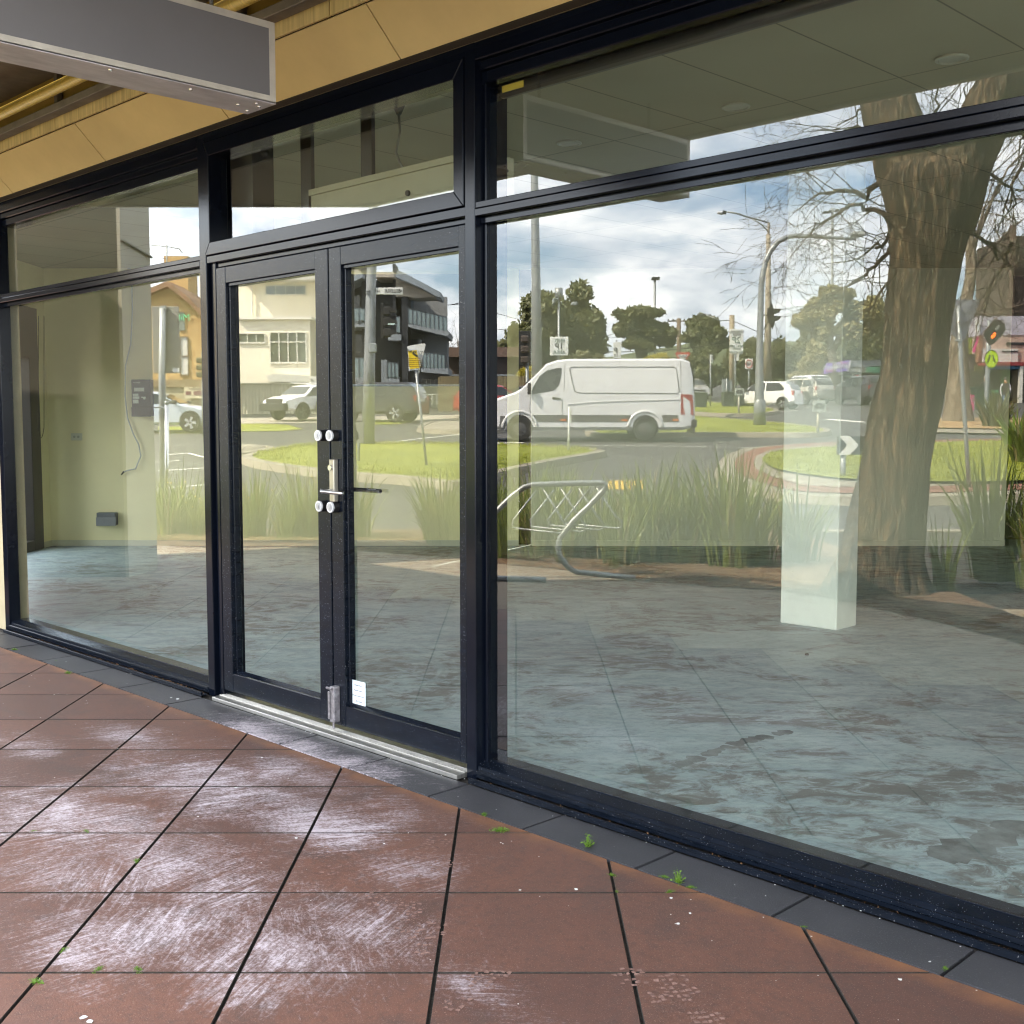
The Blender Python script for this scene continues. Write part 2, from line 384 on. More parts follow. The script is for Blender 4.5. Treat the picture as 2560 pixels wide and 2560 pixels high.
# ceiling with 600 x 1200 grid
def ceil_mat():
    m,t,n,l,b=nt('ceiling_tiles')
    v=coords(n,l,(1,1,1));x=n.new('ShaderNodeSeparateXYZ');l.new(v,x.inputs[0])
    def line(o,off,per,w):
        q=math_(n,l,'ADD',o,off);q=math_(n,l,'DIVIDE',q,per);q=math_(n,l,'FRACT',q);q=math_(n,l,'SUBTRACT',q,.5);q=math_(n,l,'ABSOLUTE',q)
        return math_(n,l,'GREATER_THAN',q,.5-w/per)
    lx=line(x.outputs[0],2.77+6*20,.6,.0045);ly=line(x.outputs[1],3.02-4.22+1.18*20,1.18,.0045)
    g=math_(n,l,'MAXIMUM',lx,ly)
    f=ntex(n,l,v,1.,3)
    c=mixc(n,l,math_(n,l,'MULTIPLY',g,.75),ramp(n,l,f,[(.3,(.35,.335,.235,1)),(.7,(.40,.385,.27,1))]),(.10,.10,.07,1))
    l.new(c,b.inputs['Base Color']);b.inputs['Roughness'].default_value=.8;return m
m=MB();m.prism(room,'z',3.06,3.2);ce=m.build('ceiling',ceil_mat());tag(ce,kind='structure')
m=MB();m.prism([(-10.43,.165),(5.7,.165),LS(6.35,-1.75),LS(6.35,13.65),LS(LW-.1,13.65)],'z',3.5,3.62);m.build('roof_slab',RENDER,shop)
# walls
BS=12.85
w=IB((LW,-1.85,BS,BS+.12,0,3.06),(-1.85,-.55,BS,BS+.12,0,1.777),(-.55,.03,BS,BS+.12,0,3.06));w.build('back_wall',INW,shop)
w=IB((.168,5.43,BS-.02,BS+.10,0,3.06));w.build('back_wall',INW2,shop)
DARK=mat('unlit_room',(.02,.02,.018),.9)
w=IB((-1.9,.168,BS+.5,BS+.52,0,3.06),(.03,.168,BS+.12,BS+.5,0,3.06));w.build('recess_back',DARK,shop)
for a_,b_ in ((-1.87,-1.85),(-.55,-.53)):IB((a_,b_,BS-.012,BS+.01,1.75,3.05)).build('opening_trim',INW2,shop)
w=IB((-1.87,-.53,BS-.06,BS+.14,1.777,1.80));w.build('opening_sill',mat('laminate_sill',(.30,.35,.38),.25,0,.1),shop)
w=IB((LW,.03,BS-.012,BS,.0,.075),(.168,5.43,BS-.032,BS-.02,0,.075));w.build('skirting_board',INW2,shop)
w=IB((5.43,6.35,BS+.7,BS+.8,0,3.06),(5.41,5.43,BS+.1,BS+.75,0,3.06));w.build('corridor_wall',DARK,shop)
w=IB((LW-.12,LW,12.62,BS+.12,0,3.06),(LW-.12,LW,9.62,9.75,0,3.06),(LW-.12,LW,9.75,12.62,2.60,3.06));w.build('side_wall',INW,shop)
w=IB((LW,LW+.012,12.62,BS-.012,0,.075));w.build('skirting_board',INW2,shop)
BLK=mat('black_joinery',(.012,.012,.012),.35,coat=.2)
w=IB((LW-.1,LW+.02,12.36,12.60,0,2.60),(LW-.1,LW+.03,11.05,12.36,2.06,2.60),(LW-.1,LW+.02,11.05,12.36,0,.12),(LW-.1,LW+.02,11.05,11.2,.12,2.06));w.build('side_door_frame',BLK,shop,bevel=.004)
w=IB((LW-.06,LW-.05,11.2,12.36,.12,2.06));w.build('side_door_pane',CLEAR,shop)
w=IB((LW-.06,LW-.05,9.75,11.05,.12,2.6));w.build('unseen_side_pane',CLEAR,shop)  # glazing added out of view to brighten the left of the room
# end pier inside the left window, free pillar
box('end_pier',INW2,(-8.75,-8.09,.235,.25,0.012,3.06),shop,.004)
box('pillar',PIL,(-4.31,-3.88,3.865,4.13,0.012,3.06),shop,.006)
w=IB((6.25,6.35,1.86,13.6,0,3.06));w.build('side_wall',INW2,shop)
for s_ in (-1.75,0.,1.8):IB((6.25,6.33,s_,s_+.06,0,3.06)).build('unseen_side_frame',NAVY,shop)
w=IB((6.28,6.29,-1.7,1.8,.0,3.06));w.build('unseen_side_pane',CLEAR,shop)  # unseen glazing and its frames, added so daylight reaches the floor at right
# things inside
WPL=mat('switch_white',(.62,.62,.50),.4,0,.04)
def on_back(u,w_,ds=0):
    l,z=at(u,w_,BS+ds);return l,z
def wallthing(name,label,cat,u,w_):
    l,z=on_back(u,w_);x,y=LS(l,BS);return thing(name,label,cat,(x,y,z),R(45))
t=wallthing('power_outlet','double power outlet on the cream back wall of the empty shop','outlet',192,1092)
box('plate',WPL,(-.062,.062,-.012,0,-.04,.04),t,.004);m=MB();m.disc((-.022,0),.014,'y',(-.016,-.012));m.disc((.022,0),.014,'y',(-.016,-.012));m.build('socket',mat('socket_grey',(.35,.36,.30),.4),t)
t=wallthing('wall_duct_box','grey metal box low on the cream back wall','wall box',272,1296)
box('casing',mat('grey_box',(.13,.14,.15),.45,0,.1),(-.105,.105,-.09,0,-.07,.07),t,.006);box('lid',mat('grey_lid',(.20,.21,.22),.4),(-.11,.11,-.096,-.09,-.075,.02),t,.003)
t=wallthing('meter_box','dark electrical panel with stickers on the back wall beside a loose cable','electrical panel',361,995)
PAN=mat('panel_charcoal',(.012,.012,.013),.35,0,.2,8.)
box('cabinet',PAN,(-.105,.105,-.11,0,-.20,.20),t,.004);box('lower_cover',mat('panel_low',(.035,.03,.03),.4),(-.108,.108,-.122,-.11,-.205,-.10),t,.003)
STK=mat('sticker_white',(.55,.60,.55),.6)
m=MB()
for a,b,c,d in ((-.075,.035,.07,.11),(-.09,-.03,.02,.045),(-.09,-.02,-.01,.015),(-.09,-.03,-.06,-.02),(-.0,.05,.00,.012)):m.box(a,b,-.1115,-.11,c,d)
m.lathe([(.012,-.001),(.012,.001)],12,(0,0,0)) if 0 else None
m.build('sticker',STK,t);m=MB();m.disc((.035,-.005),.014,'y',(-.113,-.11));m.build('key_switch',STK,t)
words('POWER',.022,STK,t,(-.045,-.1115,.165),ext=.0003)
# loose cable
pts=[(1142/3.45,800),(1128/3.45,860),(1083/3.45,915),(1079/3.45,990),(1100/3.45,1045),(1150/3.45,1085),(1195/3.45,1110),(1215/3.45,1140),(1170/3.45,1172),(1100/3.45,1176),(1062/3.45,1181)]
zz=[(320,471),(316,505),(316,540),(320,600),(326,660),(330,720),(331,780)]+[(u,w_) for u,w_ in pts[1:]]
def wp(u,w_,ds):
    l,z=at(u,w_,BS+ds);x,y=LS(l,BS+ds);return Vector((x,y,min(z,3.055)))
t=thing('loose_cable','loose grey cable hanging down the back wall with bare end','cable',(0,0,0))
m=MB();m.tube([wp(u,w_,-.03) for u,w_ in zz],.0075,6);m.build('cable_sheath',mat('cable_grey',(.42,.45,.42),.5),t,smooth=True)
m=MB();m.tube([wp(310,1179,-.03),wp(303,1187,-.03)],[.011,.007],6);m.build('cable_end',RUB,t)
# roller blind cords near the left windows
def cord(name,label,u,w0,w1,s_,wid):
    t=thing('roller_blind',label,'blind',(0,0,0));m=MB();P=[]
    for k in range(13):
        a=k/12;
        P.append((u-wid/2+(0 if a<.5 else 0),w0+(w1-w0)*a))
    P=[(u-wid/2,w0),(u-wid/2,w1-20),(u-wid/4,w1-4),(u,w1),(u+wid/4,w1-4),(u+wid/2,w1-25),(u+wid/2,w0)]
    V=[]
    for a,b in P:
        l,z=at(a,b,s_);x,y=LS(l,s_);V.append((x,y,z))
    m.tube(V,.0035,5);m.build('bead_chain',RUB,t);return t
cord('blind_cord','thin looped bead chain of a blind beside the pale pier at the left edge',17,640,1147,7.95,15)
cord('blind_cord','shorter looped bead chain of a blind in front of the black side door',103,790,1094,12.3,14)
# air curtain above the doors
t=thing('air_curtain','long beige box unit above the double doors, its cord plugged into the ceiling','air curtain',(-4.0,.25,2.27))
BEI=mat('beige_unit',(.30,.29,.20),.5,0,.05)
box('casing',BEI,(-.62,.53,-.02,.17,0,.20),t,.006);box('top_flange',BEI,(-.62,.53,-.03,-.02,.185,.212),t)
box('end_cap',BEI,(.53,.545,-.025,.175,-.005,.208),t,.004);box('end_bracket',BLK,(-.66,-.62,-.03,.10,.13,.19),t)
m=MB();m.disc((.1,.10),.012,'y',(-.03,-.02));m.build('indicator',RUB,t)
for y,z in ((.02,.06),(.13,.15)):
    m=MB();m.disc((y,z),.007,'x',(.545,.55));m.build('screw',RUB,t)
l,z=at(996,270,6.4);x,y=LS(l,6.4)
def dp(u,w_,s_):
    l,z=at(u,w_,s_);x,y=LS(l,s_);return Vector((x+4.0,y-.25,min(z,3.05)-2.27))
m=MB();m.tube([dp(997,285,5.5),dp(1000,330,5.4),dp(990,380,5.25),dp(1000,408,5.15),dp(1006,418,5.1)],.006,6);m.build('power_cord',mat('cord_grey',(.2,.2,.17),.5),t,smooth=True)
m=MB();m.tube([dp(997,248,5.55),dp(997,262,5.53),dp(997,285,5.5)],[.034,.030,.012],10);m.build('plug',mat('plug_dark',(.05,.05,.04),.5),t,smooth=True)
# dark uprights standing behind the transom and the doors
m=MB();m.box(-4.98-.16,-4.94,.12,.24,2.28,3.055);m.build('inner_upright',BLK,shop);
for u0,u1 in ((760,786),(911,938)):
    a=[]
    for u in (u0,u1):
        l,k=ray(u,400);s_=(3.02+.30)/((l+1)*S);a.append((l-1)*S*s_)
    box('inner_upright',BLK,(a[0],a[1],.28,.30,2.28,3.055),shop)
m=MB();m.tube([(-5.16,.20,2.70),(-4.93,.20,2.70)],.032,12);m.build('blind_roll',BLK,shop,smooth=True)
m=MB();m.tube([(-3.20,.11,2.635),(.88,.11,2.635)],.028,12);m.build('blind_roll',BLK,shop,smooth=True)
t=thing('blind_label','small yellow maker label on the rolled blind','label',(-3.12,.08,2.63));box('tag',mat('label_yellow',(.45,.33,.05),.5),(-.05,.06,-.003,.0,-.012,.012),t)
# down lights
for k,(u,w_) in enumerate(((1423,358),(1840,267),(2380,147))):
    l,kk=ray(u,w_);s_=(3.055-H)/kk;x,y=LS(l*s_,s_)
    t=thing('downlight',('unlit round downlight in the ceiling left of the tree reflection','unlit round downlight in the ceiling over the middle of the right window','unlit round downlight in the ceiling at the upper right corner')[k],'downlight',(x,y,3.05),0,'round downlights in the shop ceiling')
    m=MB();m.lathe([(.075,.008),(.075,0),(.062,-.003),(.058,.004)],24);m.build('trim_ring',mat('downlight_ring',(.46,.47,.38),.6),t,smooth=False)
# dark floor details: bits
LIT=mat('bit_dark',(.02,.02,.02),.8)
t=thing('screw_cap','small black cap lying on the shop floor','bit',(*_f(1622*1.0+395,1643),.013));m=MB();m.lathe([(.012,0),(.012,.008),(.006,.012)],10);m.build('cap',LIT,t)
# ================================================================== FOOTPATH (seen directly)
def clip(ps,f):
    out=[]
    for i,p in enumerate(ps):
        q=ps[(i+1)%len(ps)];a,b=f(p),f(q)
        if a>=0:out.append(p)
        if a*b<0:
            t=a/(a-b);out.append((p[0]+(q[0]-p[0])*t,p[1]+(q[1]-p[1])*t))
    return out
def tile_mat():
    m,t,n,l,b=nt('terracotta_pavers')
    v=coords(n,l);oi=n.new('ShaderNodeVertexColor') if 0 else None
    a=ntex(n,l,v,1.3,6,.65);f=ntex(n,l,v,38,5,.75);sp=ntex(n,l,v,260,2,.6);md=ntex(n,l,v,7,5,.65)
    c=ramp(n,l,a,[(.30,(.085,.035,.024,1)),(.55,(.135,.053,.033,1)),(.75,(.18,.068,.037,1))])
    at_=n.new('ShaderNodeAttribute');at_.attribute_name='tv'
    c=mixc(n,l,.55,c,ramp(n,l,at_.outputs['Fac'],[(0,(.080,.038,.030,1)),(1,(.155,.070,.047,1))]))
    c=mixc(n,l,ramp(n,l,md,[(.35,.35),(.7,0)]),c,(.06,.035,.030,1))
    c=mixc(n,l,ramp(n,l,f,[(.3,.55),(.52,0)]),c,(.05,.03,.026,1))
    c=mixc(n,l,ramp(n,l,ntex(n,l,v,2.6,6,.75,.5),[(.52,0),(.66,.55)]),c,(.055,.036,.032,1));c=mixc(n,l,ramp(n,l,sp,[(.62,0),(.72,.55)]),c,(.40,.28,.22,1));c=mixc(n,l,ramp(n,l,sp,[(.26,.6),(.36,0)]),c,(.03,.02,.018,1))
    # cleaner orange edge along the dark border
    x=n.new('ShaderNodeSeparateXYZ');l.new(v,x.inputs[0]);e=math_(n,l,'ADD',x.outputs[1],math_(n,l,'MULTIPLY',ntex(n,l,v,3.,4,.6),.14))
    em=n.new('ShaderNodeMapRange');l.new(e,em.inputs[0]);em.inputs[1].default_value=-.262;em.inputs[2].default_value=-.205
    c=mixc(n,l,math_(n,l,'MULTIPLY',em.outputs[0],math_(n,l,'MULTIPLY',ramp(n,l,md,[(.35,.25),(.6,1)]),.75)),c,(.22,.095,.042,1))
    return m,t,n,l,b,v,c,x
def scuff(n,l,v,x,cx_,cy_,rx,ry,rot=0):
    # soft patch centred at cx,cy
    mp=n.new('ShaderNodeMapping');mp.vector_type='POINT';tc=n.new('ShaderNodeTexCoord')
    s1=n.new('ShaderNodeVectorMath');s1.operation='SUBTRACT';l.new(tc.outputs['Object'],s1.inputs[0]);s1.inputs[1].default_value=(cx_,cy_,0)
    l.new(s1.outputs[0],mp.inputs['Vector']);mp.inputs['Rotation'].default_value=(0,0,rot);mp.inputs['Scale'].default_value=(1/rx,1/ry,0)
    ln=n.new('ShaderNodeVectorMath');ln.operation='LENGTH';l.new(mp.outputs[0],ln.inputs[0])
    q=math_(n,l,'MULTIPLY',ln.outputs['Value'],ln.outputs['Value']);q=math_(n,l,'MULTIPLY',q,-1.);return math_(n,l,'EXPONENT',q)
def add_paint(n,l,v,c,x,patches,amount=1.):
    # white plaster dust walked and dragged over the stone: a thin film with streaks running several ways
    tot=None;sp=ntex(n,l,v,75,5,.8);cl=ntex(n,l,v,3.6,7,.75,.6)
    for (cx_,cy_,rx,ry,rot,ang,scl,th,amt) in patches:
        g=scuff(n,l,v,x,cx_,cy_,rx,ry,rot)
        vv=coords(n,l,(1,8.5,1),(0,0,ang));s=ntex(n,l,vv,scl*1.25,10,.80,1.1)
        k=math_(n,l,'MULTIPLY',s,.62);k=math_(n,l,'ADD',k,math_(n,l,'MULTIPLY',cl,.42));k=math_(n,l,'ADD',k,math_(n,l,'MULTIPLY',math_(n,l,'SUBTRACT',sp,.5),.42))
        k=math_(n,l,'ADD',k,math_(n,l,'MULTIPLY',math_(n,l,'SUBTRACT',g,1.),.26))
        k=ramp(n,l,k,[(th-.04,0),(th+.03,.25),(th+.13,.95)]);k=math_(n,l,'MULTIPLY',k,amt)
        tot=k if tot is None else math_(n,l,'MAXIMUM',tot,k)
    return mixc(n,l,math_(n,l,'MULTIPLY',tot,amount),c,(.52,.46,.50,1)),tot
def tp(u,w_): return _f(u,w_)
m_,t_,n_,l_,b_,v_,c_,x_=tile_mat()
def pa(u,w_):x,y=tp(u,w_);return x,y
def PP(u,w_,rl,rs,dirn,scl,th,amt):
    x,y=pa(u,w_);return (x,y,rl,rs,R(-45),R(-dirn),scl,th,amt)
patches=[PP(520,1960,.85,.40,68,4.2,.46,1.),PP(170,2040,.75,.45,75,4.6,.475,.95),PP(800,2060,.62,.34,58,4.4,.47,.95),PP(480,2180,.75,.30,98,4.0,.478,.95),
 PP(420,2330,.42,.34,130,3.6,.478,.95),PP(640,2400,.40,.34,118,3.8,.485,.9),PP(250,2200,.45,.25,140,4.,.478,.95),PP(900,2300,.42,.25,112,4.2,.49,.85),PP(1010,2170,.38,.22,80,4.6,.51,.75),PP(1200,2480,.5,.16,40,5.,.535,.7),PP(60,1860,.5,.2,60,5.,.50,.75),PP(420,2120,.8,.5,20,5.4,.515,.9),PP(760,2330,.7,.45,150,5.2,.52,.85),PP(260,2350,.6,.4,85,5.2,.52,.85),PP(620,1990,.8,.4,105,5.6,.515,.85),PP(350,1850,.6,.22,62,5.2,.49,.85),PP(720,1930,.55,.22,55,5.2,.48,.9),PP(950,2010,.5,.22,50,5.,.49,.85),PP(120,2180,.4,.3,95,4.6,.50,.8)]
c_,tot_=add_paint(n_,l_,v_,c_,x_,patches)
dots=n_.new('ShaderNodeTexVoronoi');dots.inputs['Scale'].default_value=9;l_.new(v_,dots.inputs['Vector'])
c_=mixc(n_,l_,math_(n_,l_,'LESS_THAN',dots.outputs['Distance'],.022),c_,(.62,.60,.60,1))
l_.new(c_,b_.inputs['Base Color']);b_.inputs['Roughness'].default_value=.62
bump(n_,l_,b_,ntex(n_,l_,v_,150,4,.7),.35,.004)
TILE=m_
joint=mat('joint_grit',(.030,.025,.020),.95,0,.5,60.,.5,120.)
# bedding sheet under tiles, reaching under the building line and out to the planting
m=MB();Z0=-.012
m.prism([(-28,10.35),(3,-20.65),(30,-20.65),(30,.2),(-10.4,.2),(-10.4,10.35)],'z',-.10,Z0)
ped=m.build('footpath',joint);tag(ped,kind='structure')
rng=random.Random(11)
tm=MB();tv=[]
yb=-.258
L0,S0=.295,2.850
for i in range(-26,20):
    for j in range(-16,24):
        la,lb=L0+.5*(i-1)+.0045,L0+.5*i-.0045;sa,sb=S0+.502*(j-1)+.0035,S0+.502*j-.0035
        ps=[LS(la,sa),LS(lb,sa),LS(lb,sb),LS(la,sb)]
        if all(q[1]>yb for q in ps) or all(q[1]<-5.2 for q in ps) or max(q[0] for q in ps)<-15 or min(q[0] for q in ps)>8:continue
        if sum(q[0]+q[1] for q in ps)/4<-15.2:continue
        if max(q[1] for q in ps)<-2.5:
            e=.004;ps=[LS(la-e,sa-.003),LS(lb+e,sa-.003),LS(lb+e,sb+.003),LS(la-e,sb+.003)]
        ps=clip(ps,lambda p:yb-p[1])
        if len(ps)<3:continue
        dz=rng.uniform(-.0005,.0005);tx,ty=rng.uniform(-.0005,.0005),rng.uniform(-.0005,.0005)
        n=len(ps);cxx=sum(p[0] for p in ps)/n;cyy=sum(p[1] for p in ps)/n
        ins=[(p[0]+(cxx-p[0])*.004,p[1]+(cyy-p[1])*.004) for p in ps]
        zt=lambda p:dz+(p[0]-cxx)*tx*3+(p[1]-cyy)*ty*3
        vs=[(p[0],p[1],-.02) for p in ps]+[(p[0],p[1],zt(p)-.002) for p in ps]+[(p[0],p[1],zt(p)) for p in ins]
        fs=[]
        for k in range(n):
            k2=(k+1)%n;fs+=[(k,k2,n+k2,n+k),(n+k,n+k2,2*n+k2,2*n+k)]
        tm.cur=1;tm.add(vs,fs);b0_=len(tm.v)-3*n;tm.f.append([b0_+2*n+k for k in range(n)]);tm.mi.append(2 if cyy<-2.6 else 0);tv+=[rng.random()]*(len(fs)+1)
tiles=tm.build('paving_tiles',[TILE,joint,mat('worn_tan_paving',(.25,.20,.14),.8,0,.15,1.5,.2,60.,dirt=.2)],ped)
at_=tiles.data.attributes.new('tv','FLOAT','FACE');at_.data.foreach_set('value',tv)
# dark border pavers
m2,t2,n2,l2,b2=nt('charcoal_border_pavers');v2=coords(n2,l2);x2=n2.new('ShaderNodeSeparateXYZ');l2.new(v2,x2.inputs[0])
cc=ramp(n2,l2,ntex(n2,l2,v2,2.2,6,.65),[(.3,(.024,.025,.030,1)),(.7,(.048,.047,.053,1))])
cc=mixc(n2,l2,ramp(n2,l2,ntex(n2,l2,v2,240,2,.6),[(.62,0),(.72,.5)]),cc,(.22,.21,.22,1))
Q1=pa(640,1830);Q2=pa(880,1915);Q3=pa(740,1870)
cc,_=add_paint(n2,l2,v2,cc,x2,[(Q1[0],Q1[1],.45,.20,0,R(-60),5.,.43,1.),(Q2[0],Q2[1],.42,.18,0,R(-50),5.,.44,1.),(Q3[0],Q3[1],.5,.18,0,R(-75),5.,.435,1.)])
l2.new(cc,b2.inputs['Base Color']);b2.inputs['Roughness'].default_value=.5;bump(n2,l2,b2,ntex(n2,l2,v2,180,4,.7),.3,.004)
bm=MB();k=-17
while -2.735+.497*k<7:
    a=-2.735+.497*k+.003;b=a+.497-.006;z=rng.uniform(-.001,.001)
    bm.add([(a,-.252,-.02),(b,-.252,-.02),(b,-.048,-.02),(a,-.048,-.02),(a+.003,-.249,z),(b-.003,-.249,z),(b-.003,-.050,z),(a+.003,-.050,z)],[(4,5,6,7),(0,1,5,4),(1,2,6,5),(2,3,7,6),(3,0,4,7)]);k+=1
bm.build('border_pavers',m2,ped)
# boot prints of white dust (marks on the paving)
DUST=mat('white_dust',(.20,.118,.098),.9,0,.5,70.)
bp=MB();rngb=random.Random(5)
def print_(u,w_,ang,sz=.27,dens=.8):
    cx0,cy0=tp(u,w_)
    for r_ in range(13):
        if r_ in (4,5):continue
        for q in (-2,-1,0,1,2):
            wd_=(.9 if r_ in(0,12) else 1.1 if r_>6 else .95)
            if abs(q)==2 and r_ in (0,6,12):continue
            if rngb.random()>dens:continue
            yy=(r_-6)*sz/13;xx=q*.0165*wd_;h=.0062;wd=.0062;sk=abs(q)*.005
            ps=[(xx-wd,yy-h+sk),(xx+wd,yy-h+sk*.6),(xx+wd*.9,yy+h*.7+sk*.6),(xx-wd*.8,yy+h*.6+sk)]
            ps=[(p[0]+rngb.uniform(-.003,.003),p[1]+rngb.uniform(-.003,.003)) for p in ps]
            ca,sa_=math.cos(ang),math.sin(ang)
            bp.poly([(cx0+p[0]*ca-p[1]*sa_,cy0+p[0]*sa_+p[1]*ca,.0013) for p in ps])
for a in ((1075,2125,.5,.25,.6),(1090,2180,.4,.22,.5),(810,2150,1.2,.27,.45),(1020,2300,.9,.25,.5),(1070,2345,.7,.2,.4),(1190,2470,.3,.26,.55),(1725,2500,1.1,.28,.75),(1600,2462,1.2,.2,.45),(960,2262,1.3,.25,.3)):print_(*a)
bp=bp.build('boot_prints',DUST,ped)
# paint chips and grit
GR=mat('white_chip',(.62,.62,.62),.7)
g=MB();rngc=random.Random(9)
def chip(x,y,z,r):
    n=6;ps=[(x+r*math.cos(a)*rngc.uniform(.5,1.2),y+r*math.sin(a)*rngc.uniform(.5,1.2)) for a in [k*2*math.pi/n for k in range(n)]]
    g.prism(ps,'z',z,z+r*.25)
for u,w_,r in ((428,1745,.008),(445,1748,.013),(595,1788,.004),(1440,2224,.009),(1678,2246,.009),(1300,2226,.006),(1725,2284,.006),(2250,2450,.008),(165,1655,.005),(655,1895,.009),(590,1970,.008),(495,2042,.006),(740,2096,.009),(210,2545,.013),(225,2555,.012),(1695,2310,.008),(960,2110,.006),(2090,2247,.010),(2325,2405,.006)):
    x,y=tp(u,w_);chip(x,y,.001,r*.7)
for k in range(170):
    x=rngc.uniform(-6.5,-1.0);chip(x,rngc.choice([rngc.uniform(-.06,-.01),rngc.uniform(-1.2,-.05)]),.002 if 1 else 0,rngc.uniform(.0012,.003))
g=g.build('paint_chips',GR);tag(g,'scattered white paint chips and grit on the paving','grit',kind='stuff')
# leaf litter in the sill channel
LEAF=mat('dead_leaf',(.16,.075,.03),.8,0,.5,40.)
g=MB()
for k in range(420):
    x=rngc.choice([rngc.gauss(-6.6,.6),rngc.gauss(-5.6,.25),rngc.uniform(-7.7,-5.3),rngc.uniform(-3.2,-.9)]);
    if -5.25<x<-3.25:continue
    y=rngc.uniform(-.031,-.006);z=.008;r=rngc.uniform(.003,.010)*(1 if x<-5 else .55);a=rngc.uniform(0,6.3)
    p=[Vector((math.cos(a)*r,math.sin(a)*r,rngc.uniform(0,.008))),Vector((math.cos(a+1.7)*r*.5,math.sin(a+1.7)*r*.5,rngc.uniform(0,.012))),Vector((-math.cos(a)*r,-math.sin(a)*r,rngc.uniform(0,.006))),Vector((math.cos(a-1.6)*r*.5,math.sin(a-1.6)*r*.5,rngc.uniform(0,.004)))]
    g.poly([(x+q.x,y+q.y,z+q.z) for q in p])
g=g.build('leaf_litter',LEAF);tag(g,'dry brown leaf litter caught in the dark sill channel','leaf litter',kind='stuff')
# weeds in the joints
WEED=mat('weed_green',(.10,.19,.015),.6,0,.35,60.)
def weed(name,n,r,h,seed):
    rg=random.Random(seed);m=MB()
    for k in range(n):
        a=rg.uniform(0,6.28);d=rg.uniform(0,r);x,y=d*math.cos(a),d*math.sin(a)*.55;q=rg.uniform(.002,.006)*(1 if h<.03 else 1.3)
        z=rg.uniform(.001,h)*(1-d/r*.7);t=rg.uniform(-.7,.7);b=a+rg.uniform(-1,1)
        m.tube([(x*.3,y*.3,0),(x*.8,y*.8,z*.8)],.0006,3,False)
        e=Vector((math.cos(b)*q,math.sin(b)*q,t*q*.6));f=Vector((-math.sin(b)*q*.45,math.cos(b)*q*.45,rg.uniform(-.3,.3)*q))
        c=Vector((x,y,z));m.poly([c-e*.2,c+e*.4+f,c+e,c+e*.4-f])
    return m.build(name,WEED)
wd=weed('leaves',150,.035,.02,1);wt=weed('leaves',80,.032,.055,2)
wlabs=[(36,1624,0,.8,'small green weed at the far left joint of the dark border'),(170,1683,0,1,'green weed on the border edge below the left window'),(140,1652,0,.3,'tiny sprig of weed in the dark border left of the doors'),
 (340,2152,0,.55,'weed in the diagonal joint at left of the dusty slabs'),(215,2078,0,.5,'moss tuft in the cross joint below the left window'),(82,2078,0,.4,'moss speck in the cross joint near the left edge'),
 (160,2375,0,.5,'weed in the diagonal joint low at left'),(90,2455,0,.7,'moss in the diagonal joint at lower left corner'),(245,2425,0,.55,'left one of two moss tufts in the lower cross joint'),(345,2426,0,.6,'right one of two moss tufts in the lower cross joint'),
 (1210,2036,0,.6,'small weed where slab meets border right of the doors'),(1248,2077,0,1.,'flat green weed on the slab edge right of the door post'),(1470,2115,1,1.1,'upright green weed growing against the border below the right window'),
 (1530,2188,0,.5,'weed at the head of the diagonal joint'),(1660,2192,0,.5,'left sprig of weeds by the border joint'),(1695,2205,1,1.,'tallest sprig between two weeds by the border joint'),(1728,2218,0,.5,'right sprig of weeds by the border joint'),(1675,2229,0,.5,'moss in the cross joint under the sprigs'),
 (1542,2228,0,.3,'moss speck beside the joint crossing'),(2010,2316,0,.3,'moss speck at the border end of a joint'),(2362,2421,0,.4,'tiny green weed at the lower right border joint')]
first={}
for u,w_,k,sc_,lab in wlabs:
    x,y=tp(u,w_);o=(wt if k else wd)
    if k in first:
        o=o.copy();COL.objects.link(o)
    first[k]=1;o.name='weed';o.location=(x,y,-.002);o.scale=(sc_,)*3;o.rotation_euler=(0,0,u*.7%6.28)
    tag(o,lab,'weed','weeds in the paving joints')
# hanging sign under the canopy
t=thing('hanging_sign','blank grey light-box sign hung under the canopy at right angles to the shop','sign',(-3.77,-1.18,2.55))
SGF=mat('sign_grey_acrylic',(.165,.158,.165),.42,0,.06,2.,dirt=.12);SGW=mat('sign_aluminium',(.60,.56,.50),.4,.3,.12,10.,dirt=.2);SGB=mat('sign_underside',(.52,.50,.53),.45,0.,.25,5.,dirt=.2,stretch=(3,1,1))
x0,x1,y0,y1,z1=-.095,.095,-.62,.60,.285
m=MB();m.box(x0+.004,x1-.004,y0+.004,y1-.004,.004,z1-.004);m.build('cabinet',SGB,t)
for xs_ in (x0,x1-.006):
    m=MB();m.box(xs_,xs_+.006,y0,y1,0,.024);m.box(xs_,xs_+.006,y0,y1,z1-.024,z1);m.box(xs_,xs_+.006,y0,y0+.024,.024,z1-.024);m.box(xs_,xs_+.006,y1-.024,y1,.024,z1-.024);m.build('face_trim',SGW,t)
for a,b in ((x1-.006,x1-.002),(x0+.002,x0+.006)):
    m=MB();m.box(a,b,y0+.024,y1-.024,.024,z1-.024);m.build('sign_face',SGF,t)
m=MB();m.box(x0,x1,y0,y1,-.003,.004);m.build('base_plate',SGB,t)
for x,y in ((.06,.54),(.03,.57),(.0,.50),(-.05,.57),(.07,-.02),(.07,-.55),(.055,.28)):
    m=MB();m.lathe([(.006,-.007),(.007,-.003)],8,(x,y,0));m.build('rivet',STEEL,t)
words('K',.13,mat('ghost_letter',(.19,.17,.165),.5),t,(x1-.0018,-.47,.16),(R(90),0,R(90)),ext=.0002,name='ghost_lettering')
for y in (-.4,.4):
    m=MB();m.tube([(0,y,z1),(0,y,.45)],.008,8);m.build('hanger_rod',STEEL,t)
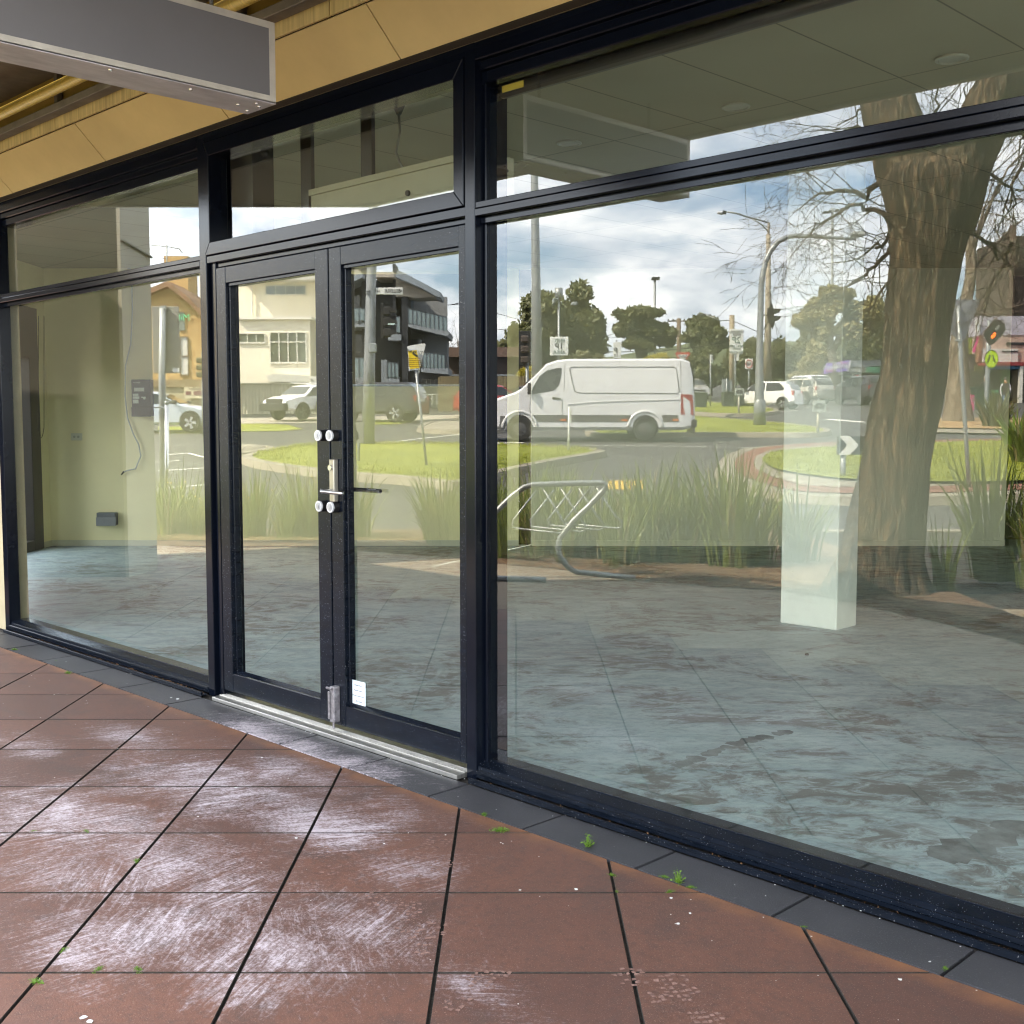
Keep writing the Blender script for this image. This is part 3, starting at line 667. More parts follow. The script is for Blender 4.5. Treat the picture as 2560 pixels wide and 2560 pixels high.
# ================================================================== STREET GROUND
def gl(l,s,dz=0.):return W(l,s,gz(s)+dz)
ASPH=mat('asphalt_road',(.062,.060,.056),.85,0,.18,.35,.3,55.,dirt=.25)
CONC=mat('kerb_concrete',(.24,.215,.165),.85,0,.2,2.,.2,30.,dirt=.35)
PAINTW=mat('road_paint_white',(.62,.61,.56),.7,0,.15,9.);PAINTY=mat('road_paint_yellow',(.60,.38,.04),.7,0,.3,9.)
def terrain(name,mat_,s0,s1,dz,l0=-320,l1=320):
    m=MB();ss=[s0]+[q for q in (15.5,17,20,25,30,35,42,50,64,80,110,150,250,420,600) if s0<q<s1]+[s1]
    for a,b in zip(ss,ss[1:]):
        for p,q in ((l0,-60),(-60,-20),(-20,0),(0,20),(20,60),(60,l1)):m.quad(gl(p,a,dz),gl(p,b,dz),gl(q,b,dz),gl(q,a,dz))
    o=m.build(name,mat_);return tag(o,kind='structure')
terrain('road',ASPH,14.9,600,0)
m=MB();m.M=Matrix.Identity(4)
for a,b in ((-60,60),):
    P=[W(a,14.62,-.10),W(b,14.62,-.10),W(b,14.90,-.10),W(a,14.90,-.10)]
    Q=[p+Vector((0,0,.105)) for p in P];m.add(P+Q,[(4,5,6,7),(0,1,5,4),(3,7,6,2),(0,4,7,3),(1,2,6,5)])
tag(m.build('kerb',CONC),kind='structure')
def smooth_poly(ps,k=4):
    n=len(ps);out=[]
    for i in range(n):
        p0,p1,p2,p3=[Vector(ps[(i+j-1)%n]) for j in range(4)]
        for j in range(k):
            t=j/k;out.append(.5*((2*p1)+(-p0+p2)*t+(2*p0-5*p1+4*p2-p3)*t*t+(-p0+3*p1-3*p2+p3)*t**3))
    return out
def inset(ps,d):
    n=len(ps);ar=sum(ps[i].x*ps[(i+1)%n].y-ps[(i+1)%n].x*ps[i].y for i in range(n));sg=1 if ar>0 else -1;out=[]
    for i in range(n):
        a=ps[i-2];b=ps[(i+2)%n];t=(b-a).normalized();out.append(ps[i]+Vector((-t.y,t.x))*d*sg)
    return out
def grass_mat(name,a,b_,c_):
    m,t,n,l,b=nt(name);v=coords(n,l)
    c=ramp(n,l,ntex(n,l,v,.7,6,.7),[(.3,a),(.55,b_),(.8,c_)])
    c=mixc(n,l,ramp(n,l,ntex(n,l,v,22,4,.8),[(.3,.6),(.55,0)]),c,(a[0]*.4,a[1]*.45,a[2]*.5,1))
    l.new(c,b.inputs['Base Color']);b.inputs['Roughness'].default_value=.8
    bump(n,l,b,ntex(n,l,v,30,4,.8),.7,.05);return m
GRASS=grass_mat('lawn_green',(.16,.19,.010,1),(.25,.28,.014,1),(.33,.34,.03,1))
def island(label,px,kw=.28,kh=.15,brick=None,blades=0,lawn=True,seed=1,ls=None):
    base=[Vector(gnd(u,w_)) for u,w_ in px] if ls is None else [Vector(q) for q in ls]
    P=smooth_poly(base,5);n=len(P);m=MB()
    A=[gl(p.x,p.y,-.02) for p in P];B_=[gl(p.x,p.y,kh) for p in inset(P,.07)];C_=[gl(p.x,p.y,kh+.01) for p in inset(P,kw)];D=[gl(p.x,p.y,kh-.06) for p in inset(P,kw+.03)]
    m.add(A+B_+C_+D,[f for i in range(n) for f in ((i,(i+1)%n,n+(i+1)%n,n+i),(n+i,n+(i+1)%n,2*n+(i+1)%n,2*n+i),(2*n+i,2*n+(i+1)%n,3*n+(i+1)%n,3*n+i))])
    k=m.build('traffic_island_kerb',CONC);tag(k,kind='structure')
    inn=inset(P,kw+.01);ctr=sum(inn,Vector((0,0)))/n
    m=MB();rings=[(1,kh-.03),(.85,kh+.03),(.5,kh+.07)]
    vs=[gl(ctr.x+(p.x-ctr.x)*r,ctr.y+(p.y-ctr.y)*r,z) for r,z in rings for p in inn]+[gl(ctr.x,ctr.y,kh+.08)]
    fs=[(a*n+i,a*n+(i+1)%n,(a+1)*n+(i+1)%n,(a+1)*n+i) for a in range(2) for i in range(n)]+[(2*n+i,2*n+(i+1)%n,3*n) for i in range(n)]
    m.add(vs,fs)
    g=m.build('lawn' if lawn else 'island_paving',GRASS if lawn else CONC,smooth=True);tag(g,kind='structure')
    if brick:
        bm=MB();gp=smooth_poly([Vector(gnd(u,w_)) for u,w_ in brick],5)
        # turf laid over the brick apron
        bm.add([gl(p.x,p.y,kh+.085) for p in gp],[tuple(range(len(gp)))]);tag(bm.build('lawn',GRASS),kind='structure')
    if blades:
        rg=random.Random(seed);bm=MB();xs_=[p.x for p in inn];ys_=[p.y for p in inn]
        def inside(x,y,Q):
            c=False;j=len(Q)-1
            for i in range(len(Q)):
                if (Q[i].y>y)!=(Q[j].y>y) and x<(Q[j].x-Q[i].x)*(y-Q[i].y)/(Q[j].y-Q[i].y)+Q[i].x:c=not c
                j=i
            return c
        Q=gp if brick else inn;cnt=0
        while cnt<blades:
            x,y=rg.uniform(min(q.x for q in Q),max(q.x for q in Q)),rg.uniform(min(q.y for q in Q),max(q.y for q in Q))
            if not inside(x,y,Q):continue
            cnt+=1;h=rg.uniform(.03,.085)*(1 if rg.random()<.96 else 1.8);b=gl(x,y,kh+.02 if not brick else kh+.08);a=rg.uniform(0,6.28);d=Vector((math.cos(a),math.sin(a),0))*rg.uniform(.008,.018)
            tip=b+Vector((rg.uniform(-.04,.04),rg.uniform(-.04,.04),h));bm.add([b-d,b+d,tip],[(0,1,2)])
        o=bm.build('grass',BLADE);tag(o,label,'grass',kind='stuff')
    return P
def leafy(name,cols,trans=.3,rough=.55):
    m=bpy.data.materials.new(name);m.use_nodes=True;n=m.node_tree.nodes;l=m.node_tree.links;b=n['Principled BSDF']
    v=coords(n,l);c=ramp(n,l,ntex(n,l,v,1.1,5,.8),[(.25+.5*i/(len(cols)-1),(*q,1)) for i,q in enumerate(cols)])
    l.new(c,b.inputs['Base Color']);b.inputs['Roughness'].default_value=rough
    t=n.new('ShaderNodeBsdfTranslucent');l.new(c,t.inputs[0]);mx=n.new('ShaderNodeMixShader');mx.inputs[0].default_value=trans
    l.new(b.outputs[0],mx.inputs[1]);l.new(t.outputs[0],mx.inputs[2]);l.new(mx.outputs[0],n['Material Output'].inputs[0]);return m
BLADE=leafy('grass_blades',[(.17,.20,.012),(.28,.31,.018),(.38,.37,.06)],.35)
island('short bright grass on the long island behind the planted bed',[(600,1158),(640,1172),(760,1190),(873,1203),(1000,1213),(1113,1226),(1180,1222),(1240,1205),(1300,1188),(1400,1166),(1515,1144),(1500,1136),(1440,1130),(1300,1124),(1100,1120),(900,1118),(760,1122),(690,1132),(640,1142),(610,1150)],blades=9000)
island('bright grass on the island under the mast arm signal pole',[(1480,1095),(1735,1093),(1900,1094),(2030,1094),(2078,1089),(2070,1080),(2000,1070),(1900,1060),(1800,1053),(1735,1048),(1600,1046),(1490,1060)],blades=4000,seed=2)
island('grass on the small far island with a keep left sign',[(1640,1030),(1735,1038),(1800,1042),(1880,1042),(1944,1036),(1940,1027),(1880,1020),(1800,1012),(1735,1010),(1650,1012)],blades=1500,seed=3)
# roundabout: kerb, brick apron, turf
RB=[(1785,1190),(1795,1162),(1830,1143),(1872,1132),(1962,1124),(2100,1117),(2300,1112),(2600,1110),(2900,1150),(2800,1235),(2500,1258),(2200,1266),(1951,1256),(1846,1228),(1800,1208)]
RG=[(1906,1172),(1925,1156),(1980,1146),(2100,1138),(2300,1128),(2600,1122),(2750,1150),(2700,1215),(2500,1234),(2200,1232),(2050,1220),(1951,1202),(1918,1187)]
P=island('bright grass in the middle of the brick edged roundabout',RB,kw=.42,kh=.14,brick=RG,blades=9000,lawn=False,seed=4)
def brick_mat(name,a,b_,mo,bw,bh,scale=1.,off=.5):
    m,t,n,l,b=nt(name);v=coords(n,l);k=n.new('ShaderNodeTexBrick');l.new(v,k.inputs['Vector']);k.offset=off
    k.inputs['Scale'].default_value=scale;k.inputs['Color1'].default_value=a;k.inputs['Color2'].default_value=b_;k.inputs['Mortar'].default_value=mo
    k.inputs['Mortar Size'].default_value=.008;k.inputs['Brick Width'].default_value=bw;k.inputs['Row Height'].default_value=bh
    c=mixc(n,l,.4,k.outputs[0],ramp(n,l,ntex(n,l,v,3.,5),[(.3,tuple(x*.6 for x in a[:3])+(1,)),(.7,b_)]))
    l.new(c,b.inputs['Base Color']);b.inputs['Roughness'].default_value=.85;return m
bp_=inset(P,.43);m=MB();m.add([gl(p.x,p.y,.165) for p in bp_],[tuple(range(len(bp_)))])
tag(m.build('brick_apron',brick_mat('brick_paving',(.20,.075,.045,1),(.26,.11,.07,1),(.12,.08,.06,1),.22,.07)),kind='structure')
# ring joints in the apron
m=MB();ctr=sum(bp_,Vector((0,0)))/len(bp_)
for d in (.9,1.25,1.6):
    a=inset(P,d);b=inset(P,d+.035)
    for i in range(len(a)):
        j=(i+1)%len(a);m.quad(gl(a[i].x,a[i].y,.170),gl(a[j].x,a[j].y,.170),gl(b[j].x,b[j].y,.170),gl(b[i].x,b[i].y,.170))
tag(m.build('apron_joint',mat('apron_joint',(.07,.04,.03),.9)),kind='structure')
# flat grass verges, concrete aprons and far kerbs on the left
def patch(name,px,mat_,dz,kind='structure'):
    ps=[gnd(u,w_) for u,w_ in px];m=MB();m.add([gl(l_,s_,dz) for l_,s_ in ps],[tuple(range(len(ps)))]);return tag(m.build(name,mat_),kind=kind)
patch('lawn',[(560,1080),(700,1079),(758,1074),(720,1063),(640,1060),(560,1062)],GRASS,.02)
patch('lawn',[(915,1063),(1000,1061),(1028,1056),(1000,1051),(915,1050)],GRASS,.02)
patch('driveway',[(380,1062),(900,1056),(1200,1044),(1200,1036),(900,1042),(380,1048)],mat('driveway_concrete',(.33,.30,.24),.85,0,.1,1.),.008)
patch('lawn',[(395,1084),(520,1084),(520,1066),(395,1068)],GRASS,.012)
def lsq(px):return [gnd(u,w_) for u,w_ in px]
island('x',[(1042,1080),(1100,1086),(1190,1086),(1260,1082),(1250,1070),(1180,1064),(1100,1062),(1060,1066)],lawn=False,kh=.16)
island('x',[(560,1146),(620,1148),(690,1136),(690,1130),(640,1126),(560,1130)],lawn=False,kh=.16)
def rline(px,wid,mat_=PAINTW,name='road_marking'):
    m=MB();q=[Vector(gnd(u,w_)) for u,w_ in px]
    for a,b in zip(q,q[1:]):
        n_=max(1,int((b-a).length/3));d=(b-a);nn=Vector((-d.y,d.x)).normalized()*wid/2
        for k in range(n_):
            p=a+d*(k/n_);r=a+d*((k+1)/n_);m.quad(gl(p.x-nn.x,p.y-nn.y,.006),gl(r.x-nn.x,r.y-nn.y,.006),gl(r.x+nn.x,r.y+nn.y,.006),gl(p.x+nn.x,p.y+nn.y,.006))
    return tag(m.build(name,mat_),kind='structure')
rline([(925,1112),(1050,1097),(1180,1083)],.14);rline([(1021,1124),(1180,1106)],.14);rline([(1324,1112),(1600,1115),(2000,1121)],.09)
rline([(1230,1108),(1310,1107)],.35);rline([(395,1140),(470,1133),(520,1146)],.10);rline([(395,1178),(520,1170)],.12);rline([(395,1222),(520,1212)],.12);rline([(390,1156),(450,1152)],.1)
rline([(1950,1279),(1780,1275)],.16);rline([(1236,1266),(1380,1240)],.06);rline([(2070,1048),(2160,1056)],.5);rline([(1952,1030),(2060,1020)],.12);rline([(1700,1150),(1790,1152)],.08) if 0 else None
for k in range(6):rline([(1525+k*15,1204),(1527+k*15,1224)],.08,PAINTY)
rline([(1522,1203),(1616,1203)],.10,PAINTY);rline([(1522,1224),(1600,1224)],.10,PAINTY);rline([(1530,1213),(1610,1213)],.10,PAINTY)
# far footpath at the right with tan paving
patch('footpath',[(2290,1075),(2290,1050),(2700,1050),(2700,1082)],mat('tan_paving',(.33,.21,.09),.85),.10)
patch('footpath',[(2290,1084),(2290,1075),(2700,1082),(2700,1092)],CONC,.06)
# planted bed: mulch
SOIL=mat('bark_mulch',(.13,.08,.045),.95,0,.5,14.,.8,40.)
_g=lambda u,w_:gnd(u,w_,0.)
front=[_g(u,w_) for u,w_ in ((-900,1348),(-500,1352),(380,1362),(550,1371),(700,1367),(880,1376),(1010,1384),(1165,1398),(1235,1408),(1400,1424),(1560,1446),(1700,1462),(1950,1476),(2100,1502),(2300,1545),(2560,1610),(2900,1700))]
def front_s(l_):
    for (a,b),(c,d) in zip(front,front[1:]):
        if a<=l_<=c:return b+(d-b)*(l_-a)/(c-a)
    return front[0][1] if l_<front[0][0] else front[-1][1]
m=MB();nf=len(front)
fr=[W(a,b,.003) for a,b in front];mi_=[W(a,b+.5,.05) for a,b in front];bk=[W(a,14.63,.03) for a,b in front]
m.add(fr+mi_+bk,[(i,i+1,nf+i+1,nf+i) for i in range(nf-1)]+[(nf+i,nf+i+1,2*nf+i+1,2*nf+i) for i in range(nf-1)])
tag(m.build('garden_bed',SOIL),kind='structure')
STRAW=leafy('straw_litter',[(.16,.10,.05),(.30,.20,.10),(.42,.31,.18)],.1,.9)
rg=random.Random(21);m=MB()
for k in range(9000):
    l_=rg.uniform(-5,5.2);s_=front_s(l_)+abs(rg.gauss(0,.45))-.10+rg.uniform(0,.3);a=rg.uniform(0,3.14);d=Vector((math.cos(a),math.sin(a),rg.uniform(-.15,.25)));q=Vector((-d.y,d.x,0))*rg.uniform(.002,.006);c=W(l_,s_,.055+rg.uniform(0,.03) if s_>front_s(l_)+.2 else .02);e=rg.uniform(.02,.13)
    m.poly([c-d*e-q*.3,c-q,c+d*e,c+q])
tag(m.build('straw_litter',STRAW),'dry straw and dead leaves lying on the bark of the planted bed','litter',kind='stuff')
# strappy plants
STRAP=leafy('strappy_leaf',[(.075,.10,.015),(.16,.20,.032),(.31,.33,.08)],.35,.42)
STRAPD=leafy('strappy_leaf_dry',[(.20,.16,.07),(.32,.27,.14)],.3,.7)
def clump(n,h,spread,seed,dry=.12,wid=.008):
    rg=random.Random(seed);m=MB()
    for k in range(n):
        a=rg.uniform(0,6.283);d=Vector((math.cos(a),math.sin(a),0));r0=rg.uniform(0,.16)*(spread/.4);hh=h*rg.uniform(.55,1.08);out=spread*rg.uniform(.1,1.)*(.55+.45*hh/h)
        q=Vector((-d.y,d.x,0));tw=rg.uniform(-1,1);q=(q*math.cos(tw)+d*math.sin(tw)).normalized();w=wid*rg.uniform(.6,1.3);m.cur=1 if rg.random()<dry else 0
        droop=rg.random()**2.2*.75;P=[];N=5
        for i in range(N+1):
            t=i/N;P.append((d*(r0+out*t**1.5)+Vector((0,0,hh*(t-droop*t**3)+0.0)),w*(1-t**2.2)+.0006))
        vs=[];[vs.extend((p-q*x,p+q*x)) for p,x in P];m.add(vs,[(2*i,2*i+1,2*i+3,2*i+2) for i in range(N)])
    m.cur=0;return m
def plant(name,label,l_,s_,n,h,sp,seed,cat='plant',group=None,z=.03,dry=.12,wid=.010):
    o=clump(n,h,sp,seed,dry,wid).build(name,[STRAP,STRAPD]);o.location=W(l_,s_,z);return tag(o,label,cat,group)
def at0(u,w_):return gnd(u,w_,0.03)
GP='strappy plants in the bed'
plant('strappy_plant','leftmost strappy clump seen beside the white bollard, with yellow flecks',*at0(455,1335),80,.95,.45,1,group=GP)
plant('strappy_plant','broad strappy clump left of centre in the left door glass',*at0(640,1345),95,.92,.5,2,group=GP)
plant('strappy_plant','strappy clump with straw base behind the door knobs',*at0(760,1345),95,1.0,.5,3,group=GP,dry=.25)
plant('strappy_plant','strappy clump arching right just right of the door handle',*at0(880,1345),95,.98,.6,4,group=GP)
plant('strappy_plant','strappy clump at the right edge of the right door glass',*at0(1110,1368),95,.95,.5,5,group=GP)
plant('strappy_plant','strappy clump between the door frame and the bicycle rack',*at0(1265,1392),80,.90,.42,6,group=GP)
plant('strappy_plant','small lone green tuft at the foot of the big tree',*at0(2362,1480),46,.66,.22,7,group=GP,dry=.05,wid=.011)
plant('strappy_plant','tall dark strappy clump right of the big tree',*at0(2480,1450),170,1.30,.5,8,group=GP,dry=.05,wid=.012)
plant('strappy_plant','dark strappy clump at the right edge of the photo',*at0(2590,1470),120,1.2,.45,9,group=GP,dry=.05,wid=.012)
base=[clump(104,1.0,.46,30+k,.14,.0112) for k in range(5)]
rg=random.Random(77);mm=MB()
def drop(m0,l_,s_,sc_,a):
    M_=Matrix.Translation(W(l_,s_,.03))@Matrix.Rotation(a,4,'Z')@Matrix.Diagonal((sc_,sc_,sc_,1))
    b=len(mm.v);mm.v+=[M_@p for p in m0.v];mm.f+=[[b+i for i in f] for f in m0.f];mm.mi+=m0.mi
l_=-5.6
while l_<10.5:
    gap=-1.75<l_<-.95
    fs_=front_s(l_)
    for row in range(4):
        s_=fs_+.55+row*.62+rg.uniform(-.15,.15)
        if s_>14.5 or gap:continue
        if row>=2 and l_<0 and rg.random()<.75:continue
        if l_>1.2 and row==0 and rg.random()<.6:continue
        if 2.1<l_<3.9 and s_<10.9:continue
        sc_=(.76 if l_<-1 else .92 if l_<1 else 1.06)*rg.uniform(.78,1.15)*(1 if row<3 else .9)
        drop(rg.choice(base),l_+rg.uniform(-.1,.1),s_,sc_,rg.uniform(0,6.28))
    l_+=.36
o=mm.build('strappy_planting',[STRAP,STRAPD]);tag(o,'dense mass of long strappy green leaves filling the bed beside the footpath','planting',kind='stuff')
m=MB();rg=random.Random(4)
for k in range(60):
    l_=rg.uniform(-4.2,-2.2);s_=front_s(l_)+rg.uniform(.5,1.2);m.lathe([(.002,0),(.012,.008),(.002,.02)],5,W(l_,s_,rg.uniform(.35,.75)))
tag(m.build('small_flowers',mat('yellow_petals',(.6,.45,.03),.6)),'tiny yellow flowers among the strappy leaves at left','flowers',kind='stuff')
# ================================================================== VEHICLES
CARGL=mat('car_glass',(.018,.022,.022),.06,0,.1,3.,coat=.5);TYRE=mat('tyre',(.018,.018,.018),.8);RIM=mat('alloy_rim',(.42,.42,.41),.3,.8);TRIM=mat('black_trim',(.025,.025,.026),.5)
HUB=mat('steel_hub',(.10,.10,.10),.5,.3);LRED=mat('tail_red',(.35,.012,.008),.2,coat=.4);LWH=mat('lamp_clear',(.6,.62,.65),.12,.2,coat=.5);AMB=mat('amber_lamp',(.6,.14,.01),.3);PLATE=mat('number_plate',(.55,.56,.5),.5)
def paint(name,c,metal=0.):return mat('paint_'+name,c,.28,metal,.03,1.,coat=.6)
def ev(P,x):
    if x>=P[0][0]:return P[0][1]
    for (a,b),(c,d) in zip(P,P[1:]):
        if x>=c:return b+(d-b)*(x-a)/(c-a)
    return P[-1][1]
KINDS=dict(
 hatch=dict(L=3.7,W=1.62,belt=.93,sill=.24,top=[(1.86,.50),(1.80,.70),(1.2,.93),(.98,.98),(.35,1.40),(-.1,1.49),(-1.25,1.46),(-1.55,1.28),(-1.75,.95),(-1.84,.8),(-1.86,.45)],
  wins=[[(.86,.97),(.40,1.33),(-.22,1.40),(-.22,.95)],[(-.30,.95),(-.30,1.40),(-1.02,1.38),(-1.30,1.08),(-1.22,.98)]],shield=(.93,.40),back=(-1.30,-1.70),wh=(1.22,-1.22),r=.29),
 wagon=dict(L=4.5,W=1.8,belt=.98,sill=.26,top=[(2.26,.5),(2.2,.75),(1.5,.98),(1.2,1.03),(.45,1.48),(0,1.56),(-1.7,1.52),(-2.0,1.30),(-2.2,.98),(-2.26,.5)],
  wins=[[(1.05,1.02),(.5,1.42),(-.25,1.48),(-.25,1.0)],[(-.33,1.0),(-.33,1.48),(-1.05,1.46),(-1.05,1.0)],[(-1.13,1.0),(-1.13,1.45),(-1.62,1.42),(-1.85,1.04)]],shield=(1.15,.5),back=(-1.76,-2.14),wh=(1.42,-1.38),r=.33),
 suv=dict(L=4.8,W=1.9,belt=1.12,sill=.36,top=[(2.42,.6),(2.36,.95),(1.7,1.15),(1.3,1.20),(.65,1.66),(.2,1.76),(-1.9,1.74),(-2.2,1.50),(-2.38,1.1),(-2.42,.55)],
  wins=[[(1.15,1.17),(.7,1.58),(-.1,1.66),(-.1,1.14)],[(-.2,1.14),(-.2,1.66),(-1.0,1.65),(-1.0,1.14)],[(-1.1,1.15),(-1.1,1.64),(-1.75,1.60),(-2.0,1.22)]],shield=(1.25,.72),back=(-1.98,-2.30),wh=(1.45,-1.42),r=.39),
 sedan=dict(L=4.6,W=1.8,belt=.95,sill=.24,top=[(2.3,.45),(2.24,.68),(1.5,.90),(1.05,.96),(.2,1.36),(-.3,1.45),(-1.0,1.42),(-1.75,1.06),(-2.1,1.0),(-2.28,.85),(-2.3,.45)],
  wins=[[(.95,.97),(.25,1.30),(-.35,1.38),(-.35,.95)],[(-.43,.95),(-.43,1.38),(-1.0,1.34),(-1.5,1.02)]],shield=(1.0,.25),back=(-1.08,-1.68),wh=(1.38,-1.38),r=.33),
 van=dict(L=6.3,W=1.98,belt=1.38,sill=.31,top=[(3.22,.45),(3.18,.95),(2.98,1.22),(2.30,1.46),(2.12,1.56),(1.35,2.32),(1.05,2.42),(.7,2.46),(-2.70,2.47),(-2.95,2.38),(-3.03,2.0),(-3.09,1.3),(-3.12,.42)],
  wins=[],shield=(2.10,1.40),back=(-2.97,-3.04),wh=(2.16,-1.61),r=.345,tum=.13),
 ute=dict(L=5.2,W=1.85,belt=1.10,sill=.42,top=[(2.6,.62),(2.54,.95),(1.9,1.13),(1.45,1.18),(.85,1.62),(.45,1.70),(-.35,1.68),(-.6,1.15),(-.62,.8),(-2.6,.8),(-2.62,.55)],
  wins=[[(1.25,1.16),(.85,1.54),(.15,1.60),(-.3,1.58),(-.42,1.14)]],shield=(1.40,.90),back=(-.38,-.55),wh=(1.6,-1.55),r=.38))
def car(name,label,cat,kind,color,l_,s_,rot,group=None,rim=RIM,extra=None,sc_=1.,lowtrim=False):
    K=KINDS[kind];L,Wd,belt,sill=K['L'],K['W'],K['belt'],K['sill'];tum=K.get('tum',.28)
    root=street(name,label,cat,l_,s_,rot=rot,group=group);root.scale=(sc_,)*3
    T=K['top'];xs_=sorted(set([p[0] for p in T]+[T[0][0]-.1*i*i for i in range(1,4)]+[L/2-.3-i*.35 for i in range(int((L-.6)/.35)+1)]),reverse=True)
    def yw(x):
        e=max(0,(abs(x)-(L/2-.55))/.55);return Wd/2*(1-.13*e*e)
    def side(x,z,off=0.):return yw(x)-tum*max(0,z-belt)+off
    m=MB();rings=[]
    for x in xs_:
        zt=ev(T,x);w=yw(x);zb=sill+max(0,(abs(x)-L/2+.4))*.25;zsh=min(belt,zt-.10);zc=zt-.07
        zb=min(zb,zt-.2);z4=(zsh+zc)/2;y5=side(x,zc)
        rings.append([(x,0,zb),(x,.9*w,zb),(x,w,zb+.10),(x,w*1.0,zsh),(x,side(x,z4),z4),(x,y5,zc),(x,max(.1,y5-.09),zt-.008),(x,0,zt+.02)])
    n=8
    for sg in (1,-1):
        vs=[(a,b*sg,c) for r_ in rings for a,b,c in r_];fs=[]
        for i in range(len(rings)-1):
            for j in range(n-1):
                f=(i*n+j,(i+1)*n+j,(i+1)*n+j+1,i*n+j+1);fs.append(f if sg<0 else f[::-1])
        e0=tuple(range(n));e1=tuple((len(rings)-1)*n+j for j in range(n));fs+= [e0 if sg<0 else e0[::-1],e1[::-1] if sg<0 else e1];m.add(vs,fs)
    body=m.build('body',color,root,smooth=True)
    body.data.set_sharp_from_angle(angle=R(32))
    def panel(pn,ps,mt,off=.006,par=root,both=True):
        for sg in ((1,-1) if both else (1,)):
            m=MB();c=Vector((sum(p[0] for p in ps)/len(ps),0,sum(p[1] for p in ps)/len(ps)))
            vs=[(x,side(x,z,off)*sg,z) for x,z in ps];m.add(vs,[tuple(range(len(ps)))]);m.build(pn,mt,par)
    def topstrip(pn,x0,x1,mt,yf=.86,nn=5):
        m=MB();vs=[]
        for i in range(nn+1):
            x=x0+(x1-x0)*i/nn;zt=ev(T,x);ys=side(x,zt-.05)-.10
            sl=.012;vs+=[(x+(.02 if x>0 else -.02),-ys,zt+sl),(x+(.02 if x>0 else -.02),ys,zt+sl)]
        m.add(vs,[(2*i,2*i+1,2*i+3,2*i+2) for i in range(nn)]);m.build(pn,mt,root)
    for w in K['wins']:panel('side_window',w,CARGL)
    topstrip('windscreen',*K['shield'],CARGL);topstrip('rear_window',*K['back'],CARGL)
    for x in K['wh']:
        for sg in (1,-1):
            r=K['r'];y=yw(x)*sg
            m=MB();m.disc((x,r+.04),r*1.13,'y',(y-.02*sg,y+.006*sg),24);m.build('wheel_arch',TRIM,root)
            m=MB();m.M=Matrix.Translation((x,y-.075*sg,r))@Matrix.Rotation(R(90),4,'X');m.lathe([(r*.55,-.11),(r*.93,-.11),(r,-.08),(r,.08),(r*.93,.11),(r*.55,.11)],24);wv=m.build('wheel',TYRE,root)
            m=MB();m.M=Matrix.Translation((x,y+.04*sg,r))@Matrix.Rotation(R(90),4,'X')
            if rim is HUB:
                m.lathe([(r*.60,-.01),(r*.56,.006),(r*.3,.012),(r*.28,.03*(-sg)),(r*.1,.035*(-sg))],20)
            else:
                for k in range(5):
                    a=k*2*math.pi/5;c,d=math.cos(a),math.sin(a);m.prism([(c*r*.1-d*.035,d*r*.1+c*.035),(c*r*.1+d*.035,d*r*.1-c*.035),(c*r*.62+d*.05,d*r*.62-c*.05),(c*r*.62-d*.05,d*r*.62+c*.05)],'z',-.006,.006)
                m.lathe([(r*.66,-.006),(r*.66,.006),(r*.6,.006)],20) if 0 else None
            m.build('rim',rim,wv)
    xf=L/2
    m=MB();z0=sill+.02
    for sg in (1,-1):
        x=xf-.16;z=ev(T,x)-.10;m=MB();m.add([(xf-.02,sg*Wd*.26,z-.16),(xf-.10,sg*Wd*.43,z-.14),(xf-.30,sg*(Wd*.47),z-.01),(xf-.10,sg*Wd*.30,z-.02)],[(0,1,2,3)]);m.build('headlight',LWH,root)
        xr=-L/2;m=MB()
        if kind!='van':
            z=belt-.02;m.prism([(sg*Wd*.30,z-.16),(sg*Wd*.46,z-.18),(sg*Wd*.465,z+.06),(sg*Wd*.34,z+.02)],'x',xr+.02,xr+.16);m.build('tail_light',LRED,root)
            m=MB();x=K['shield'][0]-.12;m.box(x-.08,x+.08,sg*(Wd/2+.02),sg*(Wd/2+.17),belt+.02,belt+.14);m.build('mirror',TRIM,root,bevel=.02)
    m=MB();m.box(xf-.06,xf+.01,-.26,.26,sill+.14,sill+.25);m.build('number_plate',PLATE,root)
    m=MB();m.box(-xf-.012,-xf+.03,-.26,.26,belt-.22,belt-.11);m.build('number_plate',PLATE,root)
    m=MB();m.box(xf-.05,xf+.004,-Wd*.28,Wd*.28,sill+.28,sill+.42);m.build('grille',TRIM,root)
    if extra:extra(root,side,panel,yw,T)
    return root
